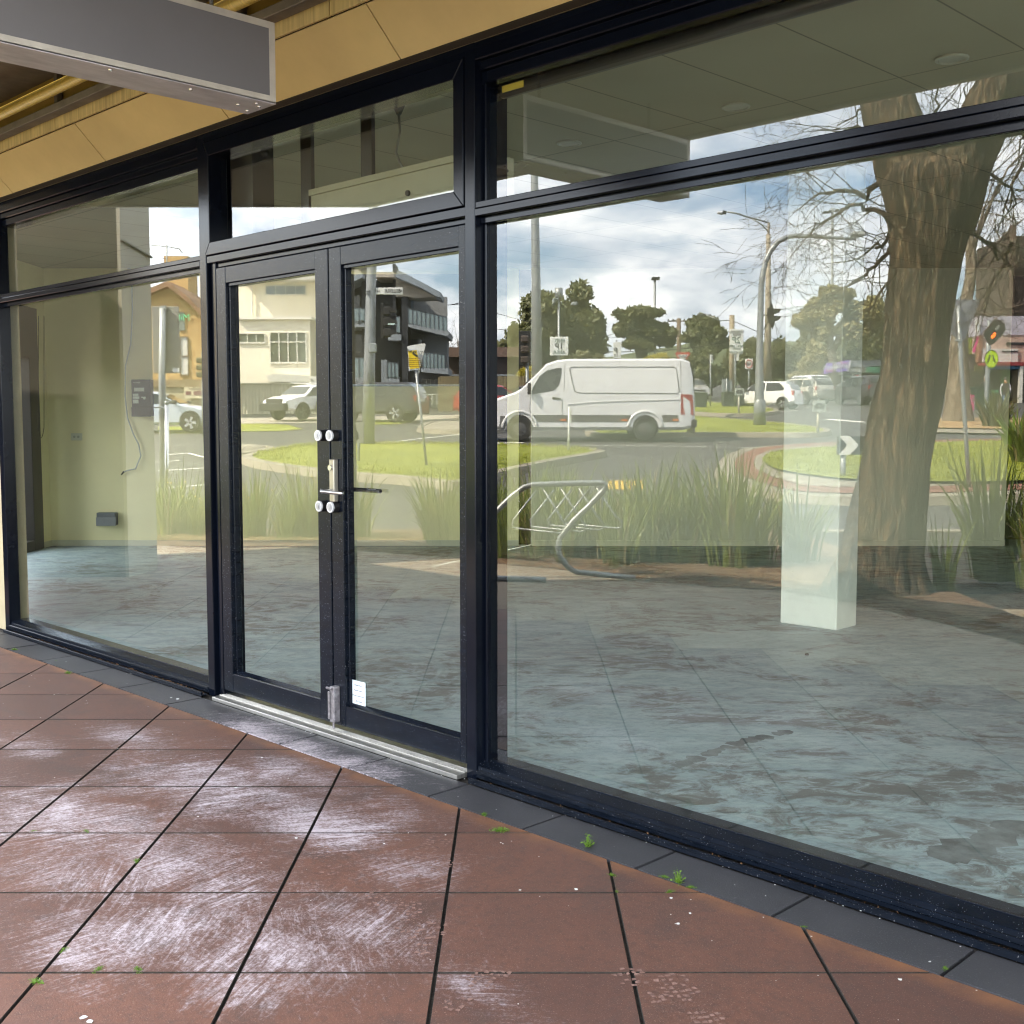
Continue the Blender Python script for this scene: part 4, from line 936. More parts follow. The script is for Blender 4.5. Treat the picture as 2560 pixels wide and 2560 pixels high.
# the white delivery van
def vx(a,b):return ((1478-(1180+a*.4244))/82.7,(1105-(600+b*.4244))/82.7)
def van_extra(root,side,panel,yw,T):
    GR=mat('van_groove',(.10,.10,.10),.6);WH2=mat('paint_van_recess',(.56,.57,.58),.35,0,.03,1.,coat=.4)
    def P(*q):return [vx(*a) for a in q]
    panel('side_window',P((350,920),(356,885),(395,815),(440,780),(500,766),(526,766),(526,800),(512,860),(490,895),(440,905)),CARGL,.008)
    def rail(ps,mt,r=.008,name='side_groove',off=.004):
        for sg in (1,-1):
            m=MB();m.tube([(x,side(x,z,off)*sg,z) for x,z in ps],r,5);m.build(name,mt,root)
    pr=P((572,770),(582,760),(1180,760),(1196,775),(1212,900),(1200,915),(630,912),(600,900));rail(pr+[pr[0]],GR,.012)
    rail(P((862,725),(862,1130)),GR,.006);rail(P((545,740),(540,880),(530,960),(528,1060),(545,1120)),GR,.006);rail(P((345,925),(338,1000),(350,1060)),GR,.006);rail(P((1222,725),(1222,915)),GR,.006)
    rail(P((560,978),(700,966),(900,958),(1215,950)),WH2,.022,'side_crease',.0)
    panel('lower_moulding',P((340,1040),(930,1040),(930,1080),(360,1080)),mat('van_moulding',(.10,.10,.095),.6),.012)
    panel('lower_moulding',P((1110,1040),(1206,1040),(1206,1080),(1120,1080)),mat('van_moulding',(.10,.10,.095),.6),.012)
    panel('lower_moulding',P((110,1045),(196,1045),(205,1100),(185,1130),(110,1110)),mat('van_moulding',(.10,.10,.095),.6),.012)
    for a in (535,892,1192):
        x,z=vx(a,1069);panel('side_marker',[(x-.09,z-.03),(x+.09,z-.03),(x+.09,z+.03),(x-.09,z+.03)],AMB,.016)
    panel('door_handle',P((472,935),(520,940),(520,950),(472,948)),TRIM,.02)
    x0,z0=vx(1222,918);x1,z1=vx(1264,1038);panel('tail_light',[(x0,z0),(-3.02,z0-.02),(-3.07,z1),(x0,z1)],LRED,.012)
    for sg in (1,-1):
        x,z=vx(336,888);m=MB();m.box(x-.06,x+.05,sg*(yw(x)+.03),sg*(yw(x)+.20),z-.17,z+.17);m.build('mirror',TRIM,root,bevel=.03)
        for xc in (2.16,-1.61):
            m=MB();ps=[]
            for k in range(13):
                a=math.pi*k/12;ps.append((xc+.52*math.cos(a),yw(xc)*sg-.005*sg,.38+.50*math.sin(a)))
            m.tube(ps,.045,6);m.build('wheel_flare',paint('van_white',(.64,.65,.66)),root,smooth=True)
    m=MB();m.box(-3.17,-3.0,-.96,.96,.40,.64);m.build('rear_bumper',TRIM,root,bevel=.03)
    m=MB()
    for sg in (1,-1):m.box(-3.10,-3.055,sg*.10,sg*.80,1.45,2.12)
    m.build('rear_window',CARGL,root)
van=car('delivery_van','white delivery van passing to the left on the road behind the bicycle rack','van','van',paint('van_white',(.64,.65,.66)),*( (1478-CX)/82.7,35.9),0,rim=HUB,extra=van_extra)
# the man at the wheel
def person(name,label,l_,s_,rot,pts,rads,skin,clothes,z=None,root=None,hair=None):
    r=root or street(name,label,'person',l_,s_,z,rot)
    return r
SKIN=mat('skin',(.45,.25,.17),.6)
def figure(root,coat,legs,hairc,stride=.18,arm=.25,collar=None,sleeve=None,name='body'):
    # one skinned body: pelvis, spine, head, arms and legs; coat and trousers are material zones by height
    V=[(0,0,.93),(0,0,1.12),(0,.01,1.36),(0,.0,1.47),(0,-.01,1.56),(0,-.01,1.68),
       (.17,0,1.40),(.23,arm*.2,1.14),(.22,-arm*.5,.90),(.215,-arm*.62,.80),(-.17,0,1.40),(-.23,-arm*.2,1.14),(-.22,arm*.35,.90),(-.215,arm*.45,.80),
       (.09,0,.88),(.10,-stride*.6,.48),(.10,-stride*.7,.08),(.10,-stride*.7-.15,.03),(-.09,0,.88),(-.10,stride*.5,.48),(-.10,stride*1.2,.08),(-.10,stride*1.2-.14,.03)]
    E=[(0,1),(1,2),(2,3),(3,4),(4,5),(2,6),(6,7),(7,8),(8,9),(2,10),(10,11),(11,12),(12,13),(0,14),(14,15),(15,16),(16,17),(0,18),(18,19),(19,20),(20,21)]
    RR=[.15,.14,.17,.065,.085,.085,.075,.052,.040,.038,.075,.052,.040,.038,.095,.065,.048,.04,.095,.065,.048,.04]
    me=bpy.data.meshes.new(name);me.from_pydata(V,E,[]);o=bpy.data.objects.new(name,me);COL.objects.link(o);o.parent=root
    sk_=o.modifiers.new('s','SKIN');
    for i,r_ in enumerate(RR):me.skin_vertices[0].data[i].radius=(r_,r_*.8)
    me.skin_vertices[0].data[0].use_root=True
    o.modifiers.new('d','SUBSURF').levels=2;o.modifiers['d'].render_levels=2
    m,t,n,l,b=nt('figure_cloth');x=n.new('ShaderNodeSeparateXYZ');tc=n.new('ShaderNodeTexCoord');l.new(tc.outputs['Object'],x.inputs[0])
    c=ramp(n,l,math_(n,l,'MULTIPLY',x.outputs[2],.5),[(0,(.03,.03,.03,1)),(.05,legs),(.43,coat),(.735,collar or coat),(.755,(.42,.24,.17,1))])
    n['Color Ramp'].color_ramp.interpolation='CONSTANT'
    if sleeve:
        ax=math_(n,l,'ABSOLUTE',x.outputs[0]);c=mixc(n,l,math_(n,l,'GREATER_THAN',ax,.165),c,sleeve)
    l.new(c,b.inputs['Base Color']);b.inputs['Roughness'].default_value=.8;me.materials.append(m)
    h=MB();h.M=Matrix.Translation((0,.012,1.70))@Matrix.Diagonal((.085,.1,.10,1));h.lathe([(.3,-1.0),(.86,-.55),(1.0,0),(.85,.55),(.45,.9),(.05,1.0)],12)
    h.build('hair',mat('hair_'+str(hairc[0]),hairc,.8),root,smooth=True);return o
# other cars
def gp(u,w_):return gnd(u,w_)
l_,s_=gp(400,1080);car('moving_car','silver blue sedan passing at the left, cut by the window post','car','sedan',paint('silver_blue',(.42,.47,.50),.3),l_-.1,40.5,R(178))
def ute_extra(root,side,panel,yw,T):
    m=MB();m.box(-2.6,-.66,-.93,.93,.80,.95);m.build('tray',ALU,root);m=MB()
    for y in (-.7,.7):
        for x in (-2.4,-.75):m.tube([(x,y,.95),(x,y,1.75)],.025,6)
        m.tube([(-2.5,y,1.75),(.9,y,1.80)],.025,6)
    for x in (-2.3,-1.4,-.6,.3,.75):m.tube([(x,-.75,1.77),(x,.75,1.77)],.02,6)
    m.build('ladder_rack',mat('rack_white',(.6,.6,.58),.5),root);m=MB();m.box(2.45,2.74,-.9,.9,.42,.78);m.build('bull_bar_bumper',TRIM,root,bevel=.05)
    m=MB();m.box(2.50,2.60,-.55,.55,.82,.98);m.build('grille',TRIM,root)
car('utility_truck','white tray utility with ladder rack and black bumper by the corrugated fence','utility','ute',paint('white_ute',(.76,.76,.75)),-8.62,50.0,R(-52),extra=ute_extra,sc_=.88)
l_,s_=gp(935,1056);car('dark_suv','dark grey four wheel drive parked behind the galvanised pole','car','suv',paint('dark_grey',(.03,.03,.03),.3),-5.95,48.2,R(14),sc_=.92)
l_,s_=gp(1190,1050);car('red_car','red car half hidden by the door frame before the far fence','car','hatch',paint('red',(.35,.03,.02)),l_+.75,s_+3,R(180))
l_,s_=gp(1262,1045);car('parked_car','dark maroon car behind the nose of the white van','car','sedan',paint('maroon',(.06,.022,.025)),l_+1.0,55,R(8))
l_,s_=gp(1920,1024);car('white_hatchback','white hatchback turning away near the mast arm pole','car','hatch',paint('white_hatch',(.80,.80,.78)),l_,s_+.6,R(33))
l_,s_=gp(1763,1006);car('parked_wagon','silver station wagon seen from behind between van and bins','car','wagon',paint('silver',(.50,.49,.47),.3),l_+.2,s_+8,R(-97))
l_,s_=gp(2030,1015);car('parked_car','beige car directly behind the white hatchback','car','suv',paint('beige',(.50,.47,.40),.2),l_+.3,s_+4,R(60),sc_=.9)
l_,s_=gp(2095,1008);car('parked_car','white four wheel drive right of the beige car','car','suv',paint('white_far',(.72,.74,.78)),l_-.2,s_+8,R(75))
l_,s_=gp(2125,1004);car('parked_car','silver hatchback beneath the purple signs','car','hatch',paint('silver_far',(.55,.56,.57),.2),l_+.7,s_+2,R(38))
l_,s_=gp(2172,1016);car('parked_car','dark four wheel drive cut off by the tree trunk','car','suv',paint('charcoal',(.05,.05,.05),.3),l_+.3,s_+2,R(80))
l_,s_=gp(2112,1000);car('parked_car','pale blue car far down the road beyond the silver hatchback','car','hatch',paint('pale_blue',(.35,.42,.50)),l_+.0,s_+28,R(80))
# ================================================================== STREET FURNITURE, TREES, BUILDINGS
GALV=mat('galvanised_steel',(.30,.32,.32),.45,.5,.22,9.,.1,40.,stretch=(1,1,.3));GALVD=mat('galvanised_dull',(.26,.28,.28),.5,.4,.2,7.)
SIGNW=mat('sign_white',(.66,.68,.66),.4,0,.04);SIGNK=mat('sign_black_text',(.02,.02,.02),.5);SIGNG=mat('sign_green_text',(.03,.10,.05),.5);SIGNR=mat('sign_red',(.45,.03,.02),.4);SBACK=mat('sign_back_grey',(.22,.22,.20),.45,.3,.06)
BLACKP=mat('signal_black',(.015,.015,.014),.5)
class FP:
    # helper for things that face the shop: converts survey directions to sizes in the thing's own frame
    def __init__(s_,name,label,cat,u,w_,s=None,l=None,group=None,rot=0,zoff=0.):
        if s is None:s_.l,s_.s=gnd(u,w_,off=zoff)
        else:s_.s=s;s_.l=at(u,w_,s)[0]
        s_.z=gz(s_.s)+zoff;s_.r=street(name,label,cat,s_.l,s_.s,s_.z,rot,group)
    def p(s_,u,w_,dy=0.):
        l_,z=at(u,w_,s_.s+dy);return (-(l_-s_.l),z-s_.z)
    def box(s_,mb,u0,u1,w0,w1,dy0=0.,dy1=.1):
        um=(u0+u1)/2;wm=(w0+w1)/2;a=s_.p(u0,wm,dy0);b=s_.p(u1,wm,dy0);c=s_.p(um,w0,dy0);d=s_.p(um,w1,dy0);mb.box(a[0],b[0],dy0,dy1,d[1],c[1])
    def b(s_,name,mt,*a,bevel=0.,par=None,**k):
        m=MB();s_.box(m,*a,**k);return m.build(name,mt,par or s_.r,bevel=bevel)
    def prism(s_,name,mt,px,dy0,dy1,par=None):
        m=MB();m.prism([s_.p(u,w_,dy0) for u,w_ in px],'y',dy0,dy1);return m.build(name,mt,par or s_.r)
    def tube(s_,name,mt,px,r,n=8,dy=0.,par=None):
        m=MB();m.tube([(lambda q:(q[0],dy,q[1]))(s_.p(u,w_,dy)) for u,w_ in px],r,n);return m.build(name,mt,par or s_.r,smooth=True)
def px2m(s):return s/2900.
def post_sign(label,u,wbase,wtop,su,sw,panel=SIGNW,s=None,rpole=.03,texts=(),border=None,name='road_sign',cat='sign',lean=0,group=None,ph=True,zoff=0.):
    """su=(u0,u1) sw=(w0,w1) of the panel"""
    f=FP(name,label,cat,u,wbase,s=s,group=group,zoff=zoff);f.tube('post',GALV,[(u+lean,wtop),(u,wbase+ (0 if s is None else 0))],rpole)
    if s is not None:
        pass
    f.b('sign_panel',panel,su[0],su[1],sw[0],sw[1],-.05,-.035,bevel=.008)
    if border:
        m=MB();t=(su[1]-su[0])*.05
        for a,b,c,d in ((su[0]+t*.6,su[1]-t*.6,sw[0]+t*.6,sw[0]+t),(su[0]+t*.6,su[1]-t*.6,sw[1]-t,sw[1]-t*.6),(su[0]+t*.6,su[0]+t,sw[0]+t*.6,sw[1]-t*.6),(su[1]-t,su[1]-t*.6,sw[0]+t*.6,sw[1]-t*.6)):f.box(m,a,b,c,d,-.054,-.05)
        m.build('border',border,f.r)
    for (t,hpx,uu,ww,mt) in texts:
        x,z=f.p(uu,ww,-.05);words(t,hpx*f.s/2900*1.35,mt,f.r,(x,-.055,z),ext=.001)
    return f
# ---- near things beyond the footpath
f=FP('bollard','silver post with a thin side rail standing on the path edge at left','bollard',417,1338,zoff=0)
f.z=0;f.r.location.z=0
f.tube('post',STEEL,[(417,1008),(417,1338)],.028,12);f.tube('cap',GALV,[(417,1003),(417,1010)],.031,12);f.tube('side_rail',STEEL,[(417,1019),(388,1018),(330,1017)],.008)
m=MB();m.lathe([(.09,0),(.09,.012),(.03,.02)],16);m.build('base_plate',GALV,f.r)
f=FP('sign_back','large grey sign seen from behind on a steel pole at the left','sign',405,1255,s=15.6)
f.tube('post',GALV,[(407,770),(405,930),(408,1300)],[.045,.045,.045],12);f.b('sign_panel',SBACK,381,449,766,933,.05,.062,bevel=.02);f.b('post_cap',GALV,400,413,764,772,-.04,.04);f.b('sticker',SIGNW,432,448,921,931,.046,.05)
# bicycle rack
f=FP('bicycle_rack','bent galvanised tube bicycle rack with lattice loops on the paving','bicycle rack',1560,1452,s=gnd(1560,1452,0)[1])
f.z=0;f.r.location.z=0
def q(u,w_,dy=0.):x,z=f.p(u,w_,dy);return (x,dy,max(z,.024))
m=MB();m.tube([q(1588,1448,.0),q(1500,1436,.0),q(1440,1430),q(1418,1416),q(1400,1392),q(1395,1368),q(1400,1345),q(1415,1325),q(1435,1300),q(1475,1262),q(1505,1230),q(1514,1218),q(1512,1210),q(1500,1207),q(1440,1208),q(1330,1212),q(1310,1218),q(1280,1240),q(1235,1284),q(1190,1330),q(1160,1372),q(1158,1410),q(1175,1440),q(1220,1458,.0),q(1300,1472,-.05),q(1365,1482,-.1)],.025,12)
m.build('main_tube',GALV,f.r,smooth=True)
for k in range(4):
    t0=1352+k*47;b0=1285+k*47.5
    m=MB();o_=k*43
    m.tube([q(1342+o_,1225),q(1283+k*43,1300,-.06*0),q(1282+k*46,1308),q(1281+k*46,1318),q(1290+k*42,1321-k*4)],.0095,6)
    m.build('lattice_bar',GALV,f.r,smooth=True)
    m=MB();m.tube([q(1290+k*42,1321-k*4),q(1405+k*46,1333-k*4),q(1416+k*46,1330-k*4),q(1417+k*46,1318-k*4),q(1400+k*46,1290),q(1356+k*45,1219)],.0095,6)
    m.build('lattice_loop',GALV,f.r,smooth=True)
# leaning post with the yellow notice and the back of a triangular sign
f=FP('warning_sign','leaning post carrying a yellow camera warning sheet and a white triangular sign','sign',1067,1167,zoff=.18)
f.tube('post',GALV,[(1040,925),(1053,1040),(1067,1172)],.028)
f.prism('triangle_sign',SIGNW,[(1017,866),(1024,864),(1062,858),(1064,862),(1056,895),(1048,932),(1045,936),(1041,932)],.01,.03)
f.prism('warning_panel',mat('panel_bluewhite',(.55,.60,.66),.4),[(1019,875),(1041,871),(1050,923),(1022,927)],-.05,-.035)
f.prism('yellow_sheet',mat('sheet_yellow',(.75,.56,.01),.45,0,.04),[(1020.5,878),(1042,875),(1048,920),(1024,923)],-.056,-.051)
x,z=f.p(1032,879.5,-.05);words('CCTV WARNING',.085,SIGNK,f.r,(x,-.06,z),rot=(R(90),R(-8),0),ext=.001)
x,z=f.p(1038,887,-.05);m=MB();m.prism([(x-.06,z-.02),(x+.04,z+.05),(x+.06,z+.02),(x-.03,z-.05)],'y',-.062,-.056);m.build('camera_symbol',SIGNK,f.r)
m=MB()
for k in range(5):
    x,z=f.p(1034+k*.9,896+k*5,-.05);m.box(x-.13,x+.13,-.060,-.056,z-.006,z+.006)
m.build('small_print',mat('print_brown',(.32,.20,.01),.6),f.r)
f=FP('sign_back','short post with the grey back of a small sign on the long grass island','sign',896,1155,zoff=.18);f.tube('post',GALV,[(898,1060),(896,1157)],.03);f.b('sign_panel',SBACK,885,909,1056,1108,-.03,-.015,bevel=.02)
# galvanised pole with street name, signal and box
f=FP('utility_pole','tall galvanised pole carrying the BELLEVUE street name, a signal head and a grey box','pole',920,1118,zoff=.1)
f.tube('pole',GALV,[(938,300),(932,600),(928,700),(924,900),(920,1120)],[.10,.12,.13,.15,.175],20)
f.b('street_name_plate',SIGNW,939,1007,719,736.5,-.05,-.03,bevel=.01);x,z=f.p(981,728,-.06);words('BELLEVUE',.155,SIGNK,f.r,(x,-.058,z),ext=.002,sx=.62)
x,z=f.p(946,728,-.06);words('AV',.07,SIGNK,f.r,(x,-.058,z),ext=.002);x,z=f.p(1002,728,-.06);words('<',.17,SIGNK,f.r,(x,-.058,z),ext=.002)
f.b('control_box',mat('box_grey',(.26,.29,.30),.5),923,941,858,881,-.28,-.16,bevel=.02)
f.b('signal_backboard',BLACKP,950,960,757,848,-.02,.02,bevel=.02)
for k in range(3):
    w0=766+k*27;f.b('signal_lamp_housing',BLACKP,958,976,w0,w0+22,-.12,.12,bevel=.03)
    m=MB();a,b=f.p(974,w0+3),f.p(992,w0+9);c=f.p(976,w0+16);m.prism([a,b,(b[0],b[1]-.06),c],'y',-.12,.12);m.build('signal_visor',BLACKP,f.r)
f.b('green_lens',mat('lens_pale',(.45,.6,.62),.3),969,988,808,812,-.13,-.12);f.tube('conduit',BLACKP,[(921,775),(914,785),(916,800),(930,806),(940,803)],.018);f.tube('conduit',BLACKP,[(921,868),(913,880),(924,898),(936,903),(941,898)],.018)
f.b('bracket',GALV,914,923,725,728,-.2,.2);f.b('bracket',GALV,914,923,731,734,-.2,.2)
# poles beyond the van
f=FP('light_pole','tall pale tapered pole rising behind the cab of the van','pole',1345,1040,s=52);f.tube('pole',GALV,[(1333,120),(1336,430),(1340,700),(1345,1060)],[.13,.16,.20,.25],16)
f=FP('traffic_signal','dark signal head seen edge on left of the tall pale pole','traffic light',1313,1060,s=44);f.tube('post',GALVD,[(1318,900),(1318,1100)],.06);f.b('backboard',BLACKP,1297,1330,827,914,0,.03,bevel=.04)
for k in range(3):f.b('visor',mat('visor_brown',(.06,.045,.035),.5),1302,1322,838+k*26,856+k*26,-.25,0,bevel=.05)
def psign(label,u,wb,wt,su,sw,texts,s,**k):
    f=FP('parking_sign' if 'parking' in label else 'road_sign',label,'sign',u,wb,s=s);f.tube('post',GALV,[(u,wt),(u,wb+30)],k.get('r',.04))
    f.b('sign_panel',k.get('mt',SIGNW),su[0],su[1],sw[0],sw[1],-.08,-.05,bevel=.02)
    for t,h_,uu,ww,mt in texts:
        x,z=f.p(uu,ww,-.09);words(t,h_*s/2900*1.36,mt,f.r,(x,-.09,z),ext=.002)
    return f
f=psign('white parking sign reading END 1P AREA above the van cab',1397,990,745,(1375,1421),(842,889),[('END',9,1399,852,SIGNG),('1P',16,1398,866.5,SIGNK),('AREA',9,1398,881,SIGNG)],41)
f.tube('camera_column',GALV,[(1397,720),(1397,745)],.14,14);f.b('camera_arm',GALVD,1382,1397,744,748,-.1,.1);f.b('camera',GALVD,1381,1388,744,762,-.12,.12,bevel=.04);f.b('camera',GALVD,1428,1444,754,765,-.1,.1,bevel=.04)
f=psign('small white parking sign with two faces above the middle of the van',1541,990,850,(1533,1553),(855,896),[('P',15,1539,877,SIGNK),('10',8,1540,889,SIGNK)],58)
f=psign('tall white 2P parking area sign against the sky left of the mast arm',1838,1010,822,(1824.5,1858.5),(823,884),[('PARKING',6.5,1842,830,SIGNK),('AREA',6.5,1842,836,SIGNK),('2P',16,1841,851,SIGNG),('9AM - 5PM',6.5,1842,866,SIGNG),('MON-FRI',3.5,1842,872,SIGNG),('ENDS AT KERB',4,1842,880,SIGNG)],60)
f.r.name='parking_sign';f.b('small_panel',SIGNW,1841,1848,885,902,-.08,-.05)
f=FP('speed_sign','square white speed sign reading 60 in a red ring','sign',1872,985,s=72);f.tube('post',GALV,[(1872,895),(1872,1000)],.045);f.b('sign_panel',SIGNW,1863,1882,897,923,-.08,-.05,bevel=.02)
x,z=f.p(1872.5,910,-.09);m=MB();m.M=Matrix.Translation((x,-.085,z));m.tube([(.20*math.cos(a*math.pi/12),0,.235*math.sin(a*math.pi/12)) for a in range(25)],.024,6);m.build('red_ring',SIGNR,f.r);words('60',.30,SIGNK,f.r,(x,-.09,z),ext=.002)
f=FP('give_way_sign','red bordered triangular GIVE WAY sign peeping over the van roof','sign',1707,960,s=52);f.tube('post',GALV,[(1707,890),(1707,1060)],.04)
f.prism('triangle_red',SIGNR,[(1687,883),(1690,881),(1724,881),(1726,883),(1709,914),(1705,914)],-.07,-.05);f.prism('triangle_white',SIGNW,[(1693,886),(1721,886),(1707,909)],-.078,-.07);x,z=f.p(1707,891,-.08);words('GIVE',.19,SIGNK,f.r,(x,-.085,z),ext=.002);x,z=f.p(1707,899,-.08);words('WAY',.15,SIGNK,f.r,(x,-.085,z),ext=.002)
f=psign('slim white timed parking plate on a thin post beside the silver wagon',1776,1008,885,(1776,1783),(887,908),[('P',8,1779.5,894,SIGNK),('8',6,1779.5,902,SIGNK)],62,r=.035)
f=FP('sign_back','plain grey back of a square sign between wagon and hatchback','sign',1816,1012,s=63);f.tube('post',GALV,[(1817,945),(1816,1014)],.04);f.b('sign_panel',mat('sign_back_blue',(.24,.27,.28),.5),1804,1831,949,984,.05,.07,bevel=.02)
for k,(u,wb,su,sw,lab,s) in enumerate(((1847,1033,(1838,1860),(971,989),'small keep left sign with two arrows on the far small island',None),(2045,1082,(2032,2064),(1001,1031),'keep left sign with two black arrows on the grass island under the pillar reflection',None))):
    f=FP('keep_left_sign',lab,'sign',u,wb,zoff=.16,group='two arrow signs');f.tube('post',mat('post_cream',(.45,.43,.33),.5),[(u,sw[1]-4),(u,wb)],.045);f.b('sign_panel',mat('sign_olive',(.34,.37,.33),.5),su[0],su[1],sw[0],sw[1],-.07,-.05,bevel=.02)
    um=(su[0]+su[1])/2;h_=(sw[1]-sw[0])
    for sg in (-1,1):
        m=MB();a=f.p(um+sg*2,sw[0]+h_*.2,-.08);b=f.p(um+sg*(su[1]-su[0])*.32,sw[1]-h_*.22,-.08);d=Vector((b[0]-a[0],0,b[1]-a[1])).normalized();n_=Vector((-d.z,0,d.x));A=Vector((a[0],-.075,a[1]));B=Vector((b[0],-.075,b[1]));w_=.035
        m.prism([((A+n_*w_).x,(A+n_*w_).z),((A-n_*w_).x,(A-n_*w_).z),((B-n_*w_-d*.12).x,(B-n_*w_-d*.12).z),((B-n_*w_*3-d*.12).x,(B-n_*w_*3-d*.12).z),(B.x,B.z),((B+n_*w_*3-d*.12).x,(B+n_*w_*3-d*.12).z),((B+n_*w_-d*.12).x,(B+n_*w_-d*.12).z)],'y',-.078,-.07);m.build('arrow',SIGNK,f.r)
# mast arm pole with signal
f=FP('mast_arm_signal','curved grey mast arm pole with a black signal head, standing on the grass island','traffic light',1899,1066,zoff=.17)
f.tube('mast',GALV,[(1899,1068),(1898,1000),(1899,870),(1902,760),(1903,720),(1906,690),(1913,655),(1926,628),(1945,604),(1962,595),(1980,590),(2030,590),(2080,594),(2140,598)],[.19,.17,.12,.105,.10,.10,.10,.095,.09,.085,.08,.075,.06,.05],16);f.tube('base_sleeve',GALV,[(1899,1068),(1899,1004),(1899,994)],[.215,.21,.13],16)
f.b('detector',mat('detector_box',(.30,.31,.30),.5),2134,2165,577,588,-.25,.25,bevel=.03)
f.prism('backboard',BLACKP,[(1929,754),(1933,768),(1933,768),(1937,808),(1932,823),(1926,808),(1922,806),(1919,780),(1921,770),(1926,768)],-.06,.06)
for k in range(2):
    w0=772+k*18;m=MB();m.prism([f.p(1932,w0),f.p(1949,w0+1),f.p(1949,w0+6),f.p(1944,w0+11),f.p(1932,w0+15)],'y',-.16,.16);m.build('visor',BLACKP,f.r)
f.tube('signal_cable',BLACKP,[(1920,804),(1912,820),(1896,835),(1893,850),(1900,868)],.02,6);f.b('bracket',BLACKP,1896,1920,786,789,-.04,.04)
f=FP('street_lamp','tall street lamp with a curved bracket arm reaching left over the road','street lamp',1922,960,s=70)
f.tube('pole',mat('pole_tan',(.33,.29,.22),.6),[(1922,555),(1921,590)],.07,10);f.tube('lower_pole',mat('pole_tan',(.33,.29,.22),.6),[(1921,585),(1920,800),(1918,960)],[.13,.18,.26],12)
f.tube('lamp_arm',GALVD,[(1921,557),(1895,549),(1870,543),(1850,536),(1835,532),(1818,530)],.05,8);f.tube('brace',GALVD,[(1921,580),(1905,562),(1880,547)],.04,8);m=MB();x,z=f.p(1804,531);m.M=Matrix.Translation((x,0,z))@Matrix.Diagonal((.30,.16,.14,1));m.lathe([(.2,-1),(.8,-.6),(1,0),(.8,.4),(.2,.6)],12);m.build('lantern',LWH,f.r,smooth=True);f.b('lamp_head',BLACKP,1806,1817,526,534,-.15,.15,bevel=.03)
for u,wt,lab,hd,s in ((1637,696,'thin floodlight pole rising behind the spreading tree',((1630,1650,692,699),),120),(2081,520,'tall floodlight pole with several lamps behind the twigs',((2060,2070,527,532),(2072,2080,525,531),(2090,2098,522,528),(2104,2112,519,525)),100)):
    f=FP('floodlight_pole',lab,'floodlight',u,1000,s=s,group='floodlight poles');f.tube('pole',GALVD,[(u,wt),(u-1,1000)],.12,8)
    for a in hd:f.b('floodlight',BLACKP,*a,-.3,.3,bevel=.05)
f=FP('power_pole','timber power pole with a cross arm between the two far trees','power pole',1697,960,s=110);f.tube('pole',mat('timber_pole',(.16,.12,.08),.85),[(1697,796),(1697,980)],.2,10);f.b('cross_arm',mat('timber_pole',(.16,.12,.08),.85),1671,1722,801,804,-.1,.1);f.b('cross_arm',mat('timber_pole',(.16,.12,.08),.85),1686,1724,837,839,-.1,.1)
for u in (1671,1683,1711,1722):f.b('insulator',BLACKP,u-1.5,u+1.5,797,802,-.08,.08)
f=FP('power_pole','timber pole just left of the 2P parking sign','power pole',1830,960,s=74);f.tube('pole',mat('timber_pole2',(.30,.25,.17),.8),[(1830,788),(1829,1000)],.16,10);f.b('small_lamp',BLACKP,1748,1764,785,789,-.1,.1);f.tube('lamp_bracket',GALVD,[(1830,800),(1800,802),(1764,787)],.03)
f=FP('power_pole','timber pole beyond the right side of the dark apartment block','power pole',1161,930,s=75);f.tube('pole',mat('timber_pole3',(.24,.19,.09),.85),[(1162,751),(1158,900),(1157,960)],.19,10)
for lab,pts,s in (('overhead wire crossing behind the round dense tree',[(1040,768),(1160,760),(1300,800),(1500,845),(1700,840)],90),('lower overhead wire crossing the far trees',[(1200,818),(1350,835),(1500,843),(1690,800)],92),('sagging pale cable between the far tree and the parking sign',[(1500,880),(1640,879),(1740,868),(1830,852)],80),('overhead wire descending to the right behind the mast arm',[(1830,801),(1900,832),(1985,868),(2100,900)],76),('overhead wire high at the left of the apartment block',[(560,760),(700,748),(840,738)],70),('thin wire above the balcony running to the timber pole',[(900,800),(1050,775),(1160,756)],74)):
    f=FP('overhead_wire',lab,'wire',pts[0][0],pts[0][1],s=s,group='overhead wires');f.tube('wire',BLACKP,pts,.022 if 'pale' not in lab else .035,5)
# right hand group: give way back, crossing signal
f=FP('give_way_sign','grey back of a triangular sign on a leaning steel pole right of the tree','sign',2422,1216,zoff=.18);f.tube('post',GALV,[(2396,764),(2402,900),(2412,1050),(2424,1240)],.036,10)
f.prism('sign_panel',mat('sign_back_light',(.24,.24,.25),.4,.4),[(2300,748),(2448,749),(2446,760),(2412,850),(2404,855),(2396,852)],.045,.06);f.b('clamp',GALV,2392,2408,848,853,-.05,.06)
f=FP('crossing_signal','flashing amber pedestrian crossing signal over a round lime sign with walking legs','traffic light',2466,1022,s=58,zoff=0);f.tube('post',GALV,[(2474,800),(2470,900),(2465,1020),(2464,1050)],.11,10)
f.prism('signal_board',mat('board_olive_black',(.025,.024,.018),.5),[(2462,826),(2485,803),(2492,799),(2502,800),(2512,810),(2515,822),(2510,832),(2486,858),(2479,862),(2470,857),(2462,842),(2460,834)],-.20,-.14)
x,z=f.p(2484,839,-.22);m=MB();m.M=Matrix.Translation((x,-.21,z))@Matrix.Rotation(R(-35),4,'Y')@Matrix.Diagonal((.10,.02,.16,1));m.lathe([(.5,-1),(1,0),(.5,1)],12);m.build('amber_lens',mat('amber_lit',(1.,.16,.01),.4,emis=1.6),f.r)
x,z=f.p(2495,820,-.22);m=MB();m.M=Matrix.Translation((x,-.21,z))@Matrix.Rotation(R(-35),4,'Y')@Matrix.Diagonal((.10,.02,.16,1));m.lathe([(.5,-1),(1,0),(.5,1)],12);m.build('dark_lens',SBACK,f.r)
